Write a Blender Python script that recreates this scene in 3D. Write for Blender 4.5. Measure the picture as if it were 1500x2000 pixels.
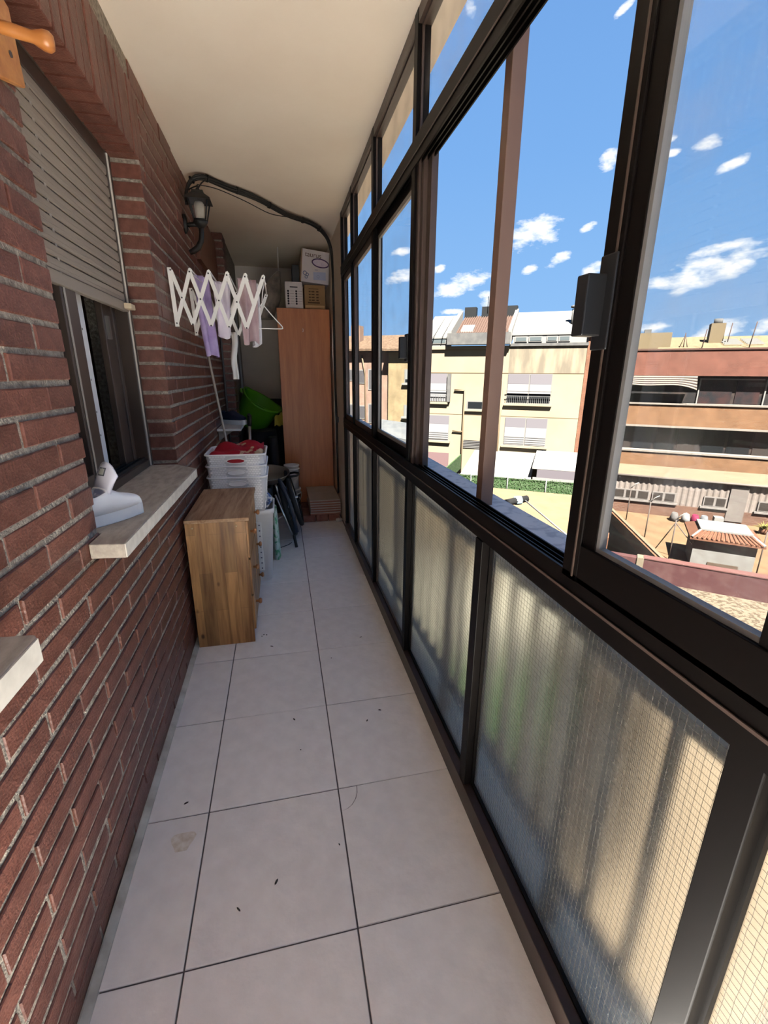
import bpy, math, random
from mathutils import Vector, Matrix

random.seed(7)
scene = bpy.context.scene
for o in list(bpy.data.objects):
    bpy.data.objects.remove(o)
C = scene.collection

# ------------------------------------------------------------------ camera
FPX = 885.7176                      # focal length in pixels of the 1500 x 2000 frame
cd = bpy.data.cameras.new('camera'); cam = bpy.data.objects.new('camera', cd); C.objects.link(cam)
cd.sensor_fit = 'HORIZONTAL'; cd.sensor_width = 36.0; cd.lens = FPX / 1500 * 36.0
cd.clip_start = 0.02; cd.clip_end = 400
_R = Matrix(((0.97637502, 0.20868003, 0.05607546), (-0.21596073, 0.93366729, 0.28570326), (0.00726474, -0.29106362, 0.95667612)))
_right, _fwd, _up = (Vector((_R[0][i], _R[1][i], _R[2][i])) for i in range(3))
cam.matrix_world = Matrix(((_right.x, _up.x, -_fwd.x, 0.51977), (_right.y, _up.y, -_fwd.y, 0.0), (_right.z, _up.z, -_fwd.z, 1.39887), (0, 0, 0, 1)))
scene.camera = cam

# ------------------------------------------------------------------ colour management, light
vs = scene.view_settings
vs.view_transform = 'Standard'; vs.look = 'None'; vs.gamma = 1.0; vs.use_curve_mapping = False
vs.exposure = 2.35
SUN_DIR = Vector((-0.06, -0.56, 0.82)).normalized()     # towards the sun
SUN_POWER = 24.0
SKY_STRENGTH = 0.205
scene.cycles.max_bounces = 16; scene.cycles.diffuse_bounces = 8; scene.cycles.transmission_bounces = 12
scene.cycles.transparent_max_bounces = 24; scene.cycles.glossy_bounces = 6
scene.cycles.use_denoising = True
scene.cycles.sample_clamp_indirect = 12.0

sl = bpy.data.lights.new('sun', 'SUN'); sl.energy = SUN_POWER; sl.angle = 0.009; sl.color = (1.0, 0.955, 0.88)
so = bpy.data.objects.new('sun', sl); C.objects.link(so)
so.rotation_euler = SUN_DIR.to_track_quat('Z', 'Y').to_euler()
so.location = (-6, -8, 20)

# clouds: (direction centre, half-length along azimuth, half-height, tilt) in radians
CLOUDS = [  # azimuth (deg from +Y to +X), elevation (deg), half width, half height, tilt
 (35.2, 19.6, 1.04, 0.77, 15), (43.1, 19.5, 1.27, 0.54, 5), (40.2, 20.3, 0.63, 0.29, 5), (40.5, 19.3, 0.72, 0.3, 0), (45.3, 17.6, 1.45, 0.44, 18),
 (28.6, 14.2, 2.61, 1.52, 12), (28.5, 10.9, 0.84, 0.44, 22), (31.3, 11.6, 1.21, 0.61, 28), (35.0, 10.7, 1.06, 0.61, 14), (34.0, 14.4, 0.76, 0.35, 20),
 (44.6, 9.6, 5.04, 1.47, 14), (45.5, 11.3, 2.31, 0.59, 10), (21.1, 9.7, 3.58, 1.01, 16), (14.7, 10.6, 2.17, 0.71, 14), (14.4, 12.9, 1.23, 0.44, 12),
 (18.6, 11.2, 0.79, 0.4, 20), (24.2, 7.8, 0.9, 1.24, 40), (41.2, 4.8, 1.63, 0.49, 6), (47.0, 4.2, 2.38, 0.92, 15), (50.3, 4.5, 1.25, 0.71, 12),
 (20.7, 30.8, 0.59, 0.74, 50), (34.7, 29.3, 0.97, 0.29, 35), (20.2, 6.9, 1.27, 0.32, 0),
 (62, 14, 4, 1.0, 10), (75, 16, 6, 1.2, 8), (95, 20, 5, 1.2, 8), (-12, 15, 4, 1.0, 10), (115, 14, 6, 1.3, 6), (145, 24, 5, 1.2, 8)]
def make_world():
    w = bpy.data.worlds.new('sky'); scene.world = w; w.use_nodes = True
    nt = w.node_tree; N = nt.nodes; L = nt.links; N.clear()
    out = N.new('ShaderNodeOutputWorld'); bg = N.new('ShaderNodeBackground'); L.new(bg.outputs[0], out.inputs[0])
    bg.inputs[1].default_value = SKY_STRENGTH
    tc = N.new('ShaderNodeTexCoord')
    sep = N.new('ShaderNodeSeparateXYZ'); L.new(tc.outputs['Generated'], sep.inputs[0])
    ramp = N.new('ShaderNodeValToRGB'); L.new(sep.outputs[2], ramp.inputs[0])
    e = ramp.color_ramp.elements
    e[0].position = 0.0; e[0].color = (0.36, 0.60, 0.92, 1); e[1].position = 0.9; e[1].color = (0.12, 0.28, 0.66, 1)
    for p, c in ((0.12, (0.27, 0.52, 0.90, 1)), (0.35, (0.20, 0.43, 0.84, 1))):
        x = e.new(p); x.color = c
    noise = N.new('ShaderNodeTexNoise'); noise.inputs['Scale'].default_value = 24; noise.inputs['Detail'].default_value = 7; noise.inputs['Roughness'].default_value = 0.62
    mp = N.new('ShaderNodeMapping'); mp.inputs['Scale'].default_value = (1, 1, 2.4); L.new(tc.outputs['Generated'], mp.inputs[0]); L.new(mp.outputs[0], noise.inputs[0])
    def math_(op, a, b=None, c=None):
        n = N.new('ShaderNodeMath'); n.operation = op
        for i, v in enumerate((a, b, c)):
            if v is None: continue
            if isinstance(v, (int, float)): n.inputs[i].default_value = v
            else: L.new(v, n.inputs[i])
        return n.outputs[0]
    total = None
    for az, el, hw, hh, tilt in CLOUDS:
        a, b, t = math.radians(az), math.radians(el), math.radians(tilt)
        d = Vector((math.sin(a) * math.cos(b), math.cos(a) * math.cos(b), math.sin(b)))
        u = Vector((math.cos(a), -math.sin(a), 0)); v = d.cross(u) * -1
        if v.z < 0: v = -v
        uu = u * math.cos(t) + v * math.sin(t); vv = v * math.cos(t) - u * math.sin(t)
        def dot(vec, s):
            n = N.new('ShaderNodeVectorMath'); n.operation = 'DOT_PRODUCT'; L.new(tc.outputs['Generated'], n.inputs[0]); n.inputs[1].default_value = vec / s; return n.outputs['Value']
        pu = dot(uu, math.radians(hw)); pv = dot(vv, math.radians(hh))
        off = d.dot(uu) / math.radians(hw)
        off2 = d.dot(vv) / math.radians(hh)
        pu = math_('SUBTRACT', pu, off); pv = math_('SUBTRACT', pv, off2)
        r2 = math_('ADD', math_('MULTIPLY', pu, pu), math_('MULTIPLY', pv, pv))
        front = math_('GREATER_THAN', dot(d, 1.0), 0.0)
        f = math_('MULTIPLY', math_('SUBTRACT', 1.0, math_('MINIMUM', math_('MULTIPLY', r2, 0.55), 1.0)), front)
        total = f if total is None else math_('MAXIMUM', total, f)
    # noise carves the blobs
    carve = math_('MULTIPLY', math_('ADD', noise.outputs[0], -0.5), 2.9)
    dens = math_('ADD', math_('ADD', math_('MULTIPLY', total, 1.15), carve), -0.52)
    mr = N.new('ShaderNodeMapRange'); mr.inputs[1].default_value = 0.0; mr.inputs[2].default_value = 0.75; L.new(dens, mr.inputs[0])
    gate = math_('MULTIPLY', mr.outputs[0], math_('MINIMUM', math_('MULTIPLY', total, 4.0), 1.0))
    mix = N.new('ShaderNodeMix'); mix.data_type = 'RGBA'; L.new(gate, mix.inputs[0]); L.new(ramp.outputs[0], mix.inputs[6]); mix.inputs[7].default_value = (1.25, 1.24, 1.22, 1)
    L.new(mix.outputs[2], bg.inputs[0])
make_world()

# ------------------------------------------------------------------ materials
MATS = {}
OUTDOOR_DIM = 1.0        # scales outdoor colours down to offset the strong sun
def mat(name, color=(0.5, 0.5, 0.5), rough=0.6, metal=0.0, color2=None, scale=8.0, detail=4.0, bump=0.0, bump_scale=None, spec=None, stretch=None, vary=0.0, contrast=(0.35, 0.65)):
    """Principled material; color2 adds a noise mix, bump a fine relief, vary a small per-object change of value."""
    if name in MATS: return MATS[name]
    color = tuple(c * OUTDOOR_DIM for c in color); color2 = tuple(c * OUTDOOR_DIM for c in color2) if color2 else None
    m = bpy.data.materials.new(name); m.use_nodes = True; MATS[name] = m
    nt = m.node_tree; N = nt.nodes; L = nt.links
    b = N['Principled BSDF']; b.inputs['Roughness'].default_value = rough; b.inputs['Metallic'].default_value = metal
    if spec is None and OUTDOOR_DIM < 1: spec = 0.08
    if spec is not None: b.inputs['Specular IOR Level'].default_value = spec
    b.inputs['Base Color'].default_value = (*color, 1)
    tc = N.new('ShaderNodeTexCoord'); mp = N.new('ShaderNodeMapping'); L.new(tc.outputs['Object'], mp.inputs[0])
    if stretch: mp.inputs['Scale'].default_value = stretch
    src = None
    if color2 is not None:
        n = N.new('ShaderNodeTexNoise'); n.inputs['Scale'].default_value = scale; n.inputs['Detail'].default_value = detail
        L.new(mp.outputs[0], n.inputs[0])
        mr = N.new('ShaderNodeMapRange'); mr.inputs[1].default_value, mr.inputs[2].default_value = contrast; L.new(n.outputs[0], mr.inputs[0])
        mx = N.new('ShaderNodeMix'); mx.data_type = 'RGBA'; L.new(mr.outputs[0], mx.inputs[0]); mx.inputs[6].default_value = (*color, 1); mx.inputs[7].default_value = (*color2, 1)
        src = mx.outputs[2]
    if vary:
        oi = N.new('ShaderNodeObjectInfo'); mr = N.new('ShaderNodeMapRange'); mr.inputs[3].default_value = 1 - vary; mr.inputs[4].default_value = 1 + vary
        L.new(oi.outputs['Random'], mr.inputs[0])
        hs = N.new('ShaderNodeHueSaturation'); L.new(mr.outputs[0], hs.inputs['Value'])
        if src is not None: L.new(src, hs.inputs['Color'])
        else: hs.inputs['Color'].default_value = (*color, 1)
        src = hs.outputs[0]
    if src is not None: L.new(src, b.inputs['Base Color'])
    if bump:
        n = N.new('ShaderNodeTexNoise'); n.inputs['Scale'].default_value = bump_scale or scale * 3; n.inputs['Detail'].default_value = 5
        L.new(mp.outputs[0], n.inputs[0])
        bp = N.new('ShaderNodeBump'); bp.inputs['Strength'].default_value = bump; bp.inputs['Distance'].default_value = 0.01
        L.new(n.outputs[0], bp.inputs['Height']); L.new(bp.outputs[0], b.inputs['Normal'])
    return m

def m_brick_tex(name, c1, c2, mortar, scale, bw=0.5, rh=0.25, axis='XZ', msize=0.02):
    """distant brickwork: brick pattern as colour only"""
    c1, c2, mortar = (tuple(v * OUTDOOR_DIM for v in c) for c in (c1, c2, mortar))
    m = bpy.data.materials.new(name); m.use_nodes = True; MATS[name] = m
    nt = m.node_tree; N = nt.nodes; L = nt.links; b = N['Principled BSDF']; b.inputs['Roughness'].default_value = 0.85; b.inputs['Specular IOR Level'].default_value = 0.08
    tc = N.new('ShaderNodeTexCoord'); sp = N.new('ShaderNodeSeparateXYZ'); L.new(tc.outputs['Object'], sp.inputs[0])
    cb = N.new('ShaderNodeCombineXYZ')
    ad = N.new('ShaderNodeMath'); ad.operation = 'SUBTRACT'; L.new(sp.outputs[0], ad.inputs[0]); L.new(sp.outputs[1], ad.inputs[1])
    L.new(ad.outputs[0], cb.inputs[0]); L.new(sp.outputs[2], cb.inputs[1])
    br = N.new('ShaderNodeTexBrick'); L.new(cb.outputs[0], br.inputs[0])
    br.inputs['Color1'].default_value = (*c1, 1); br.inputs['Color2'].default_value = (*c2, 1); br.inputs['Mortar'].default_value = (*mortar, 1)
    br.inputs['Scale'].default_value = scale; br.inputs['Mortar Size'].default_value = msize; br.inputs['Brick Width'].default_value = bw; br.inputs['Row Height'].default_value = rh
    n = N.new('ShaderNodeTexNoise'); n.inputs['Scale'].default_value = 1.6; n.inputs['Detail'].default_value = 6; L.new(tc.outputs['Object'], n.inputs[0])
    mr = N.new('ShaderNodeMapRange'); mr.inputs[1].default_value = .3; mr.inputs[2].default_value = .7; mr.inputs[3].default_value = .82; mr.inputs[4].default_value = 1.15; L.new(n.outputs[0], mr.inputs[0])
    hs = N.new('ShaderNodeHueSaturation'); L.new(br.outputs[0], hs.inputs['Color']); L.new(mr.outputs[0], hs.inputs['Value']); L.new(hs.outputs[0], b.inputs['Base Color'])
    return m

def m_wood(name, c1, c2, axis='Z', rough=0.5, scale=1.0, distort=6.0, knots=False):
    m = bpy.data.materials.new(name); m.use_nodes = True; MATS[name] = m
    nt = m.node_tree; N = nt.nodes; L = nt.links; b = N['Principled BSDF']; b.inputs['Roughness'].default_value = rough
    tc = N.new('ShaderNodeTexCoord'); mp = N.new('ShaderNodeMapping'); L.new(tc.outputs['Object'], mp.inputs[0])
    s = {'X': (0.08, 1, 1), 'Y': (1, 0.08, 1), 'Z': (1, 1, 0.08)}[axis]
    mp.inputs['Scale'].default_value = tuple(v * scale for v in s)
    n = N.new('ShaderNodeTexNoise'); n.inputs['Scale'].default_value = 22; n.inputs['Detail'].default_value = 5; n.inputs['Distortion'].default_value = distort * 0.15
    L.new(mp.outputs[0], n.inputs[0])
    n2 = N.new('ShaderNodeTexNoise'); n2.inputs['Scale'].default_value = 110; n2.inputs['Detail'].default_value = 3; L.new(mp.outputs[0], n2.inputs[0])
    ad = N.new('ShaderNodeMath'); ad.operation = 'MULTIPLY_ADD'; L.new(n2.outputs[0], ad.inputs[0]); ad.inputs[1].default_value = 0.35; L.new(n.outputs[0], ad.inputs[2])
    mr = N.new('ShaderNodeMapRange'); mr.inputs[1].default_value = 0.48; mr.inputs[2].default_value = 0.86; L.new(ad.outputs[0], mr.inputs[0])
    mx = N.new('ShaderNodeMix'); mx.data_type = 'RGBA'; L.new(mr.outputs[0], mx.inputs[0]); mx.inputs[6].default_value = (*c1, 1); mx.inputs[7].default_value = (*c2, 1)
    src = mx.outputs[2]
    if knots:   # dark round knots, scattered
        vo = N.new('ShaderNodeTexVoronoi'); vo.inputs['Scale'].default_value = 6.5; mk = N.new('ShaderNodeMapping'); mk.inputs['Scale'].default_value = (1.3, 1.3, 0.75)
        L.new(tc.outputs['Object'], mk.inputs[0]); L.new(mk.outputs[0], vo.inputs[0])
        mrk = N.new('ShaderNodeMapRange'); mrk.inputs[1].default_value = 0.04; mrk.inputs[2].default_value = 0.10; mrk.inputs[3].default_value = 1; mrk.inputs[4].default_value = 0
        L.new(vo.outputs['Distance'], mrk.inputs[0])
        mk2 = N.new('ShaderNodeMix'); mk2.data_type = 'RGBA'; L.new(mrk.outputs[0], mk2.inputs[0]); L.new(src, mk2.inputs[6]); mk2.inputs[7].default_value = (c1[0] * .35, c1[1] * .3, c1[2] * .3, 1)
        src = mk2.outputs[2]
    if knots:   # glued staves, each a little lighter or darker
        sp = N.new('ShaderNodeSeparateXYZ'); L.new(tc.outputs['Object'], sp.inputs[0])
        ad2 = N.new('ShaderNodeMath'); ad2.operation = 'ADD'; L.new(sp.outputs[0], ad2.inputs[0]); L.new(sp.outputs[1], ad2.inputs[1])
        cb = N.new('ShaderNodeCombineXYZ'); L.new(sp.outputs[2], cb.inputs[0]); L.new(ad2.outputs[0], cb.inputs[1])
        bt = N.new('ShaderNodeTexBrick'); L.new(cb.outputs[0], bt.inputs[0]); bt.inputs['Scale'].default_value = 1.0; bt.inputs['Brick Width'].default_value = 0.42; bt.inputs['Row Height'].default_value = 0.062
        bt.inputs['Mortar Size'].default_value = 0.0008; bt.inputs['Color1'].default_value = (.70, .70, .70, 1); bt.inputs['Color2'].default_value = (1.15, 1.15, 1.15, 1); bt.inputs['Mortar'].default_value = (.6, .6, .6, 1); bt.inputs['Bias'].default_value = 0.1
        ml = N.new('ShaderNodeMix'); ml.data_type = 'RGBA'; ml.blend_type = 'MULTIPLY'; ml.inputs[0].default_value = 1.0; L.new(src, ml.inputs[6]); L.new(bt.outputs[0], ml.inputs[7]); src = ml.outputs[2]
    L.new(src, b.inputs['Base Color'])
    return m

def m_clear_glass(name, tint=(0.97, 0.98, 0.98), refl=0.07):
    m = bpy.data.materials.new(name); m.use_nodes = True; MATS[name] = m
    nt = m.node_tree; N = nt.nodes; L = nt.links; N.remove(N['Principled BSDF']); out = N['Material Output']
    t = N.new('ShaderNodeBsdfTransparent'); t.inputs[0].default_value = (*tint, 1)
    g = N.new('ShaderNodeBsdfGlossy'); g.inputs['Roughness'].default_value = 0.02; g.inputs[0].default_value = (0.9, 0.9, 0.9, 1)
    mx = N.new('ShaderNodeMixShader'); mx.inputs[0].default_value = 0.05; L.new(t.outputs[0], mx.inputs[1]); L.new(g.outputs[0], mx.inputs[2])
    # faint dust: a little diffuse scatter
    d = N.new('ShaderNodeBsdfDiffuse'); d.inputs[0].default_value = (.6, .6, .6, 1)
    n = N.new('ShaderNodeTexNoise'); n.inputs['Scale'].default_value = 9; n.inputs['Detail'].default_value = 6
    tc = N.new('ShaderNodeTexCoord'); L.new(tc.outputs['Object'], n.inputs[0])
    mr = N.new('ShaderNodeMapRange'); mr.inputs[1].default_value = .45; mr.inputs[2].default_value = .75; mr.inputs[3].default_value = 0.01; mr.inputs[4].default_value = refl; L.new(n.outputs[0], mr.inputs[0])
    mx2 = N.new('ShaderNodeMixShader'); L.new(mr.outputs[0], mx2.inputs[0]); L.new(mx.outputs[0], mx2.inputs[1]); L.new(d.outputs[0], mx2.inputs[2])
    L.new(mx2.outputs[0], out.inputs[0])
    return m

def m_obscure_glass(name):
    """patterned, wired cast glass: rough refraction with a fine waffle relief"""
    m = bpy.data.materials.new(name); m.use_nodes = True; MATS[name] = m
    nt = m.node_tree; N = nt.nodes; L = nt.links; N.remove(N['Principled BSDF']); out = N['Material Output']
    r = N.new('ShaderNodeBsdfRefraction'); r.inputs['IOR'].default_value = 1.12; r.inputs['Roughness'].default_value = 0.42; r.inputs[0].default_value = (1.0, 1.0, 0.97, 1)
    g = N.new('ShaderNodeBsdfGlossy'); g.inputs['Roughness'].default_value = 0.3; g.inputs[0].default_value = (.8, .8, .8, 1)
    mx = N.new('ShaderNodeMixShader'); mx.inputs[0].default_value = 0.03; L.new(r.outputs[0], mx.inputs[1]); L.new(g.outputs[0], mx.inputs[2])
    tr = N.new('ShaderNodeBsdfTranslucent'); tr.inputs[0].default_value = (.98, .97, .93, 1)
    mx2 = N.new('ShaderNodeMixShader'); mx2.inputs[0].default_value = 0.03; L.new(mx.outputs[0], mx2.inputs[1]); L.new(tr.outputs[0], mx2.inputs[2])
    tc = N.new('ShaderNodeTexCoord'); sp = N.new('ShaderNodeSeparateXYZ'); L.new(tc.outputs['Object'], sp.inputs[0])
    def mth(op, a, b=0.0):
        n = N.new('ShaderNodeMath'); n.operation = op
        for i, v in enumerate((a, b)):
            if isinstance(v, (int, float)): n.inputs[i].default_value = v
            else: L.new(v, n.inputs[i])
        return n.outputs[0]
    k = 2 * math.pi / 0.0075
    h = mth('MULTIPLY', mth('SINE', mth('MULTIPLY', mth('ADD', sp.outputs[1], sp.outputs[2]), k)), mth('SINE', mth('MULTIPLY', mth('SUBTRACT', sp.outputs[1], sp.outputs[2]), k)))
    bp = N.new('ShaderNodeBump'); bp.inputs['Strength'].default_value = 0.25; bp.inputs['Distance'].default_value = 0.0006; L.new(h, bp.inputs['Height'])
    L.new(bp.outputs[0], r.inputs['Normal']); L.new(bp.outputs[0], g.inputs['Normal'])
    L.new(mx2.outputs[0], out.inputs[0])
    return m

def srgb(r, g, b):
    f = lambda c: (c / 255 / 12.92) if c <= 10 else ((c / 255 + 0.055) / 1.055) ** 2.4
    return (f(r), f(g), f(b))

BRICK = mat('wall_brick', (0.115, 0.038, 0.024), 0.38, color2=(0.175, 0.066, 0.045), scale=30, detail=6, bump=0.35, bump_scale=150, vary=0.16)
MORTAR = mat('mortar', (0.42, 0.37, 0.30), 0.95, color2=(0.22, 0.19, 0.155), scale=70, bump=0.9, bump_scale=160)
PLASTER = mat('ceiling_plaster', (0.84, 0.74, 0.62), 0.9, color2=(0.80, 0.69, 0.57), scale=2.2, bump=0.12, bump_scale=18)
ENDWALL = mat('end_wall_paint', (0.78, 0.70, 0.63), 0.9, color2=(0.70, 0.63, 0.56), scale=2.0)
TILE = mat('floor_tile', (0.85, 0.825, 0.81), 0.22, color2=(0.78, 0.755, 0.74), scale=16, detail=8, bump=0.12, bump_scale=55, vary=0.03)
GROUT = mat('grout', (0.10, 0.09, 0.09), 0.95)
CAULK = mat('caulk', (0.55, 0.53, 0.47), 0.8, color2=(0.36, 0.33, 0.28), scale=12)
ALU = mat('dark_bronze_aluminium', (0.005, 0.0036, 0.003), 0.45, metal=0.0, spec=0.12)
ALU2 = mat('bronze_aluminium', (0.070, 0.046, 0.036), 0.42, spec=0.5)
RUBBER = mat('black_rubber', (0.008, 0.008, 0.009), 0.5)
GLASS = m_clear_glass('window_glass')
GLASSD = m_clear_glass('dusty_window_glass', refl=0.10)
OBS = m_obscure_glass('wired_obscure_glass')
WIRE = mat('embedded_wire', (0.12, 0.11, 0.09), 0.5)
STONE = mat('sill_stone', (0.47, 0.42, 0.35), 0.75, color2=(0.33, 0.28, 0.23), scale=14, detail=8, bump=0.2, bump_scale=80, stretch=(3, 1, 3))
STONEEDGE = mat('sill_stone_edge', (0.66, 0.62, 0.54), 0.8, color2=(0.55, 0.51, 0.44), scale=30)
PINE = m_wood('pine', (0.20, 0.085, 0.022), (0.46, 0.235, 0.080), 'Z', 0.42, 1.0, knots=True)
PINEH = m_wood('pine_worn_top', (0.26, 0.13, 0.06), (0.52, 0.34, 0.2), 'Y', 0.7, 1.2)
CHERRY = m_wood('cherry_laminate', (0.50, 0.17, 0.062), (0.62, 0.24, 0.09), 'Z', 0.4, 1.2, 2)
WHITEP = mat('white_plastic', (0.80, 0.80, 0.80), 0.4)
WHITEM = mat('white_enamel', (0.78, 0.77, 0.74), 0.4)
BLACKP = mat('black_plastic', (0.012, 0.012, 0.013), 0.4)
STEEL = mat('brushed_steel', (0.55, 0.55, 0.55), 0.3, metal=1.0)

# ------------------------------------------------------------------ mesh helpers
class MB:
    def __init__(s): s.v = []; s.f = []; s.smooth = []
    def _add(s, vs_, fs, sm=False):
        b = len(s.v); s.v += [tuple(v) for v in vs_]
        for f in fs: s.f.append(tuple(b + i for i in f)); s.smooth.append(sm)
    def box(s, x0, x1, y0, y1, z0, z1):
        s._add([(x0, y0, z0), (x1, y0, z0), (x1, y1, z0), (x0, y1, z0), (x0, y0, z1), (x1, y0, z1), (x1, y1, z1), (x0, y1, z1)],
               [(3, 2, 1, 0), (4, 5, 6, 7), (0, 1, 5, 4), (1, 2, 6, 5), (2, 3, 7, 6), (3, 0, 4, 7)]); return s
    def bbox(s, P, e, n, s0, s1, d0, d1, z0, z1):
        """box in a facade's own directions: along e, outwards along n, up"""
        P, e, n = Vector(P), Vector(e), Vector(n); q = lambda a, d, z: P + e * a + n * d + Vector((0, 0, z - P.z))
        s._add([q(s0, d0, z0), q(s1, d0, z0), q(s1, d1, z0), q(s0, d1, z0), q(s0, d0, z1), q(s1, d0, z1), q(s1, d1, z1), q(s0, d1, z1)],
               [(3, 2, 1, 0), (4, 5, 6, 7), (0, 1, 5, 4), (1, 2, 6, 5), (2, 3, 7, 6), (3, 0, 4, 7)]); return s
    def hexa(s, pts):
        s._add(pts, [(3, 2, 1, 0), (4, 5, 6, 7), (0, 1, 5, 4), (1, 2, 6, 5), (2, 3, 7, 6), (3, 0, 4, 7)]); return s
    def bar(s, a, b, w, t, up=(0, 0, 1)):
        """rectangular bar from a to b, w across, t thick"""
        a, b = Vector(a), Vector(b); d = (b - a).normalized(); u = Vector(up)
        x = d.cross(u)
        if x.length < 1e-4: x = d.cross(Vector((1, 0, 0)))
        x.normalize(); y = x.cross(d).normalized(); x *= w / 2; y *= t / 2
        s._add([a - x - y, a + x - y, a + x + y, a - x + y, b - x - y, b + x - y, b + x + y, b - x + y],
               [(3, 2, 1, 0), (4, 5, 6, 7), (0, 1, 5, 4), (1, 2, 6, 5), (2, 3, 7, 6), (3, 0, 4, 7)]); return s
    def tube(s, pts, r, n=8, closed=False, caps=True):
        P = [Vector(p) for p in pts]; k = len(P); rr = r if isinstance(r, (list, tuple)) else [r] * k
        rings = []; prev = None
        for i in range(k):
            a = P[(i - 1) % k] if (i > 0 or closed) else P[i]; b = P[(i + 1) % k] if (i < k - 1 or closed) else P[i]
            d = (b - a); d = d.normalized() if d.length > 1e-9 else Vector((0, 0, 1))
            if prev is None:
                x = d.cross(Vector((0, 0, 1)));
                if x.length < 1e-3: x = d.cross(Vector((1, 0, 0)))
                x.normalize()
            else:
                x = prev - d * prev.dot(d); x.normalize()
            prev = x; y = d.cross(x)
            rings.append([P[i] + (x * math.cos(2 * math.pi * j / n) + y * math.sin(2 * math.pi * j / n)) * rr[i] for j in range(n)])
        vs_ = [v for R_ in rings for v in R_]; fs = []
        for i in range(k if closed else k - 1):
            i2 = (i + 1) % k
            for j in range(n): j2 = (j + 1) % n; fs.append((i * n + j, i * n + j2, i2 * n + j2, i2 * n + j))
        s._add(vs_, fs, True)
        if caps and not closed:
            b = len(s.v) - len(vs_)
            s.f.append(tuple(b + j for j in reversed(range(n)))); s.smooth.append(False)
            s.f.append(tuple(b + (k - 1) * n + j for j in range(n))); s.smooth.append(False)
        return s
    def lathe(s, prof, n=20, M=None, closed=False):
        """profile of (radius, height) turned about the z axis, then moved by matrix M"""
        M = M or Matrix.Identity(4); vs_ = []; fs = []
        for r, z in prof:
            for j in range(n): vs_.append(M @ Vector((r * math.cos(2 * math.pi * j / n), r * math.sin(2 * math.pi * j / n), z)))
        for i in range(len(prof) - 1):
            for j in range(n): j2 = (j + 1) % n; fs.append((i * n + j, i * n + j2, (i + 1) * n + j2, (i + 1) * n + j))
        s._add(vs_, fs, True); b = len(s.v) - len(vs_)
        if prof[0][0] > 1e-5: s.f.append(tuple(b + j for j in reversed(range(n)))); s.smooth.append(False)
        if prof[-1][0] > 1e-5 and not closed: s.f.append(tuple(b + (len(prof) - 1) * n + j for j in range(n))); s.smooth.append(False)
        return s
    def prism(s, poly, a, b):
        """polygon given as 3-D points, swept from offset a to offset b (vectors)"""
        a, b = Vector(a), Vector(b); k = len(poly)
        vs_ = [Vector(p) + a for p in poly] + [Vector(p) + b for p in poly]
        s._add(vs_, [tuple(reversed(range(k))), tuple(range(k, 2 * k))] + [(i, (i + 1) % k, k + (i + 1) % k, k + i) for i in range(k)]); return s
    def loft(s, rings, caps=(True, True), closed=True, smooth=True):
        n = len(rings[0]); vs_ = [v for r in rings for v in r]; fs = []
        for i in range(len(rings) - 1):
            for j in range(n if closed else n - 1): j2 = (j + 1) % n; fs.append((i * n + j, i * n + j2, (i + 1) * n + j2, (i + 1) * n + j))
        s._add(vs_, fs, smooth); b = len(s.v) - len(vs_)
        if caps[0]: s.f.append(tuple(b + j for j in reversed(range(n)))); s.smooth.append(False)
        if caps[1]: s.f.append(tuple(b + (len(rings) - 1) * n + j for j in range(n))); s.smooth.append(False)
        return s
    def sheet(s, f, nu, nv, t=0.003):
        """a thin cloth: f(u, v) -> point, given real thickness t"""
        top = [[Vector(f(i / nu, j / nv)) for j in range(nv + 1)] for i in range(nu + 1)]
        nrm = [[None] * (nv + 1) for _ in range(nu + 1)]
        for i in range(nu + 1):
            for j in range(nv + 1):
                a = top[min(i + 1, nu)][j] - top[max(i - 1, 0)][j]; b = top[i][min(j + 1, nv)] - top[i][max(j - 1, 0)]
                q = a.cross(b); nrm[i][j] = q.normalized() if q.length > 1e-12 else Vector((0, 0, 1))
        W = nv + 1; vs_ = [top[i][j] + nrm[i][j] * t / 2 for i in range(nu + 1) for j in range(W)] + [top[i][j] - nrm[i][j] * t / 2 for i in range(nu + 1) for j in range(W)]
        o = (nu + 1) * W; fs = []
        for i in range(nu):
            for j in range(nv):
                a, b, c, d = i * W + j, (i + 1) * W + j, (i + 1) * W + j + 1, i * W + j + 1
                fs.append((a, b, c, d)); fs.append((o + d, o + c, o + b, o + a))
        edge = [(i, 0) for i in range(nu + 1)] + [(nu, j) for j in range(1, W)] + [(i, nv) for i in range(nu - 1, -1, -1)] + [(0, j) for j in range(nv - 1, 0, -1)]
        for k in range(len(edge)):
            a = edge[k][0] * W + edge[k][1]; b2 = edge[(k + 1) % len(edge)]; b = b2[0] * W + b2[1]; fs.append((b, a, o + a, o + b))
        s._add(vs_, fs, True); return s

ORIGIN = {}
def build(name, mb, material, parent=None, bevel=0.0, loc=None):
    """link the shapes as one mesh object; points are given in world space"""
    if loc is None:
        if parent is not None: loc = ORIGIN[parent.name]
        else:
            xs = [v[0] for v in mb.v]; ys = [v[1] for v in mb.v]; zs = [v[2] for v in mb.v]
            loc = Vector(((min(xs) + max(xs)) / 2, (min(ys) + max(ys)) / 2, min(zs)))
    loc = Vector(loc)
    me = bpy.data.meshes.new(name); me.from_pydata([Vector(v) - loc for v in mb.v], [], mb.f)
    me.polygons.foreach_set('use_smooth', mb.smooth); me.materials.append(material); me.update()
    o = bpy.data.objects.new(name, me); C.objects.link(o)
    if parent is not None: o.parent = parent; o.location = loc - ORIGIN[parent.name]
    else: o.location = loc
    ORIGIN[o.name] = loc
    if bevel:
        b = o.modifiers.new('bevel', 'BEVEL'); b.width = bevel; b.segments = 2; b.limit_method = 'ANGLE'
    return o
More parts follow.
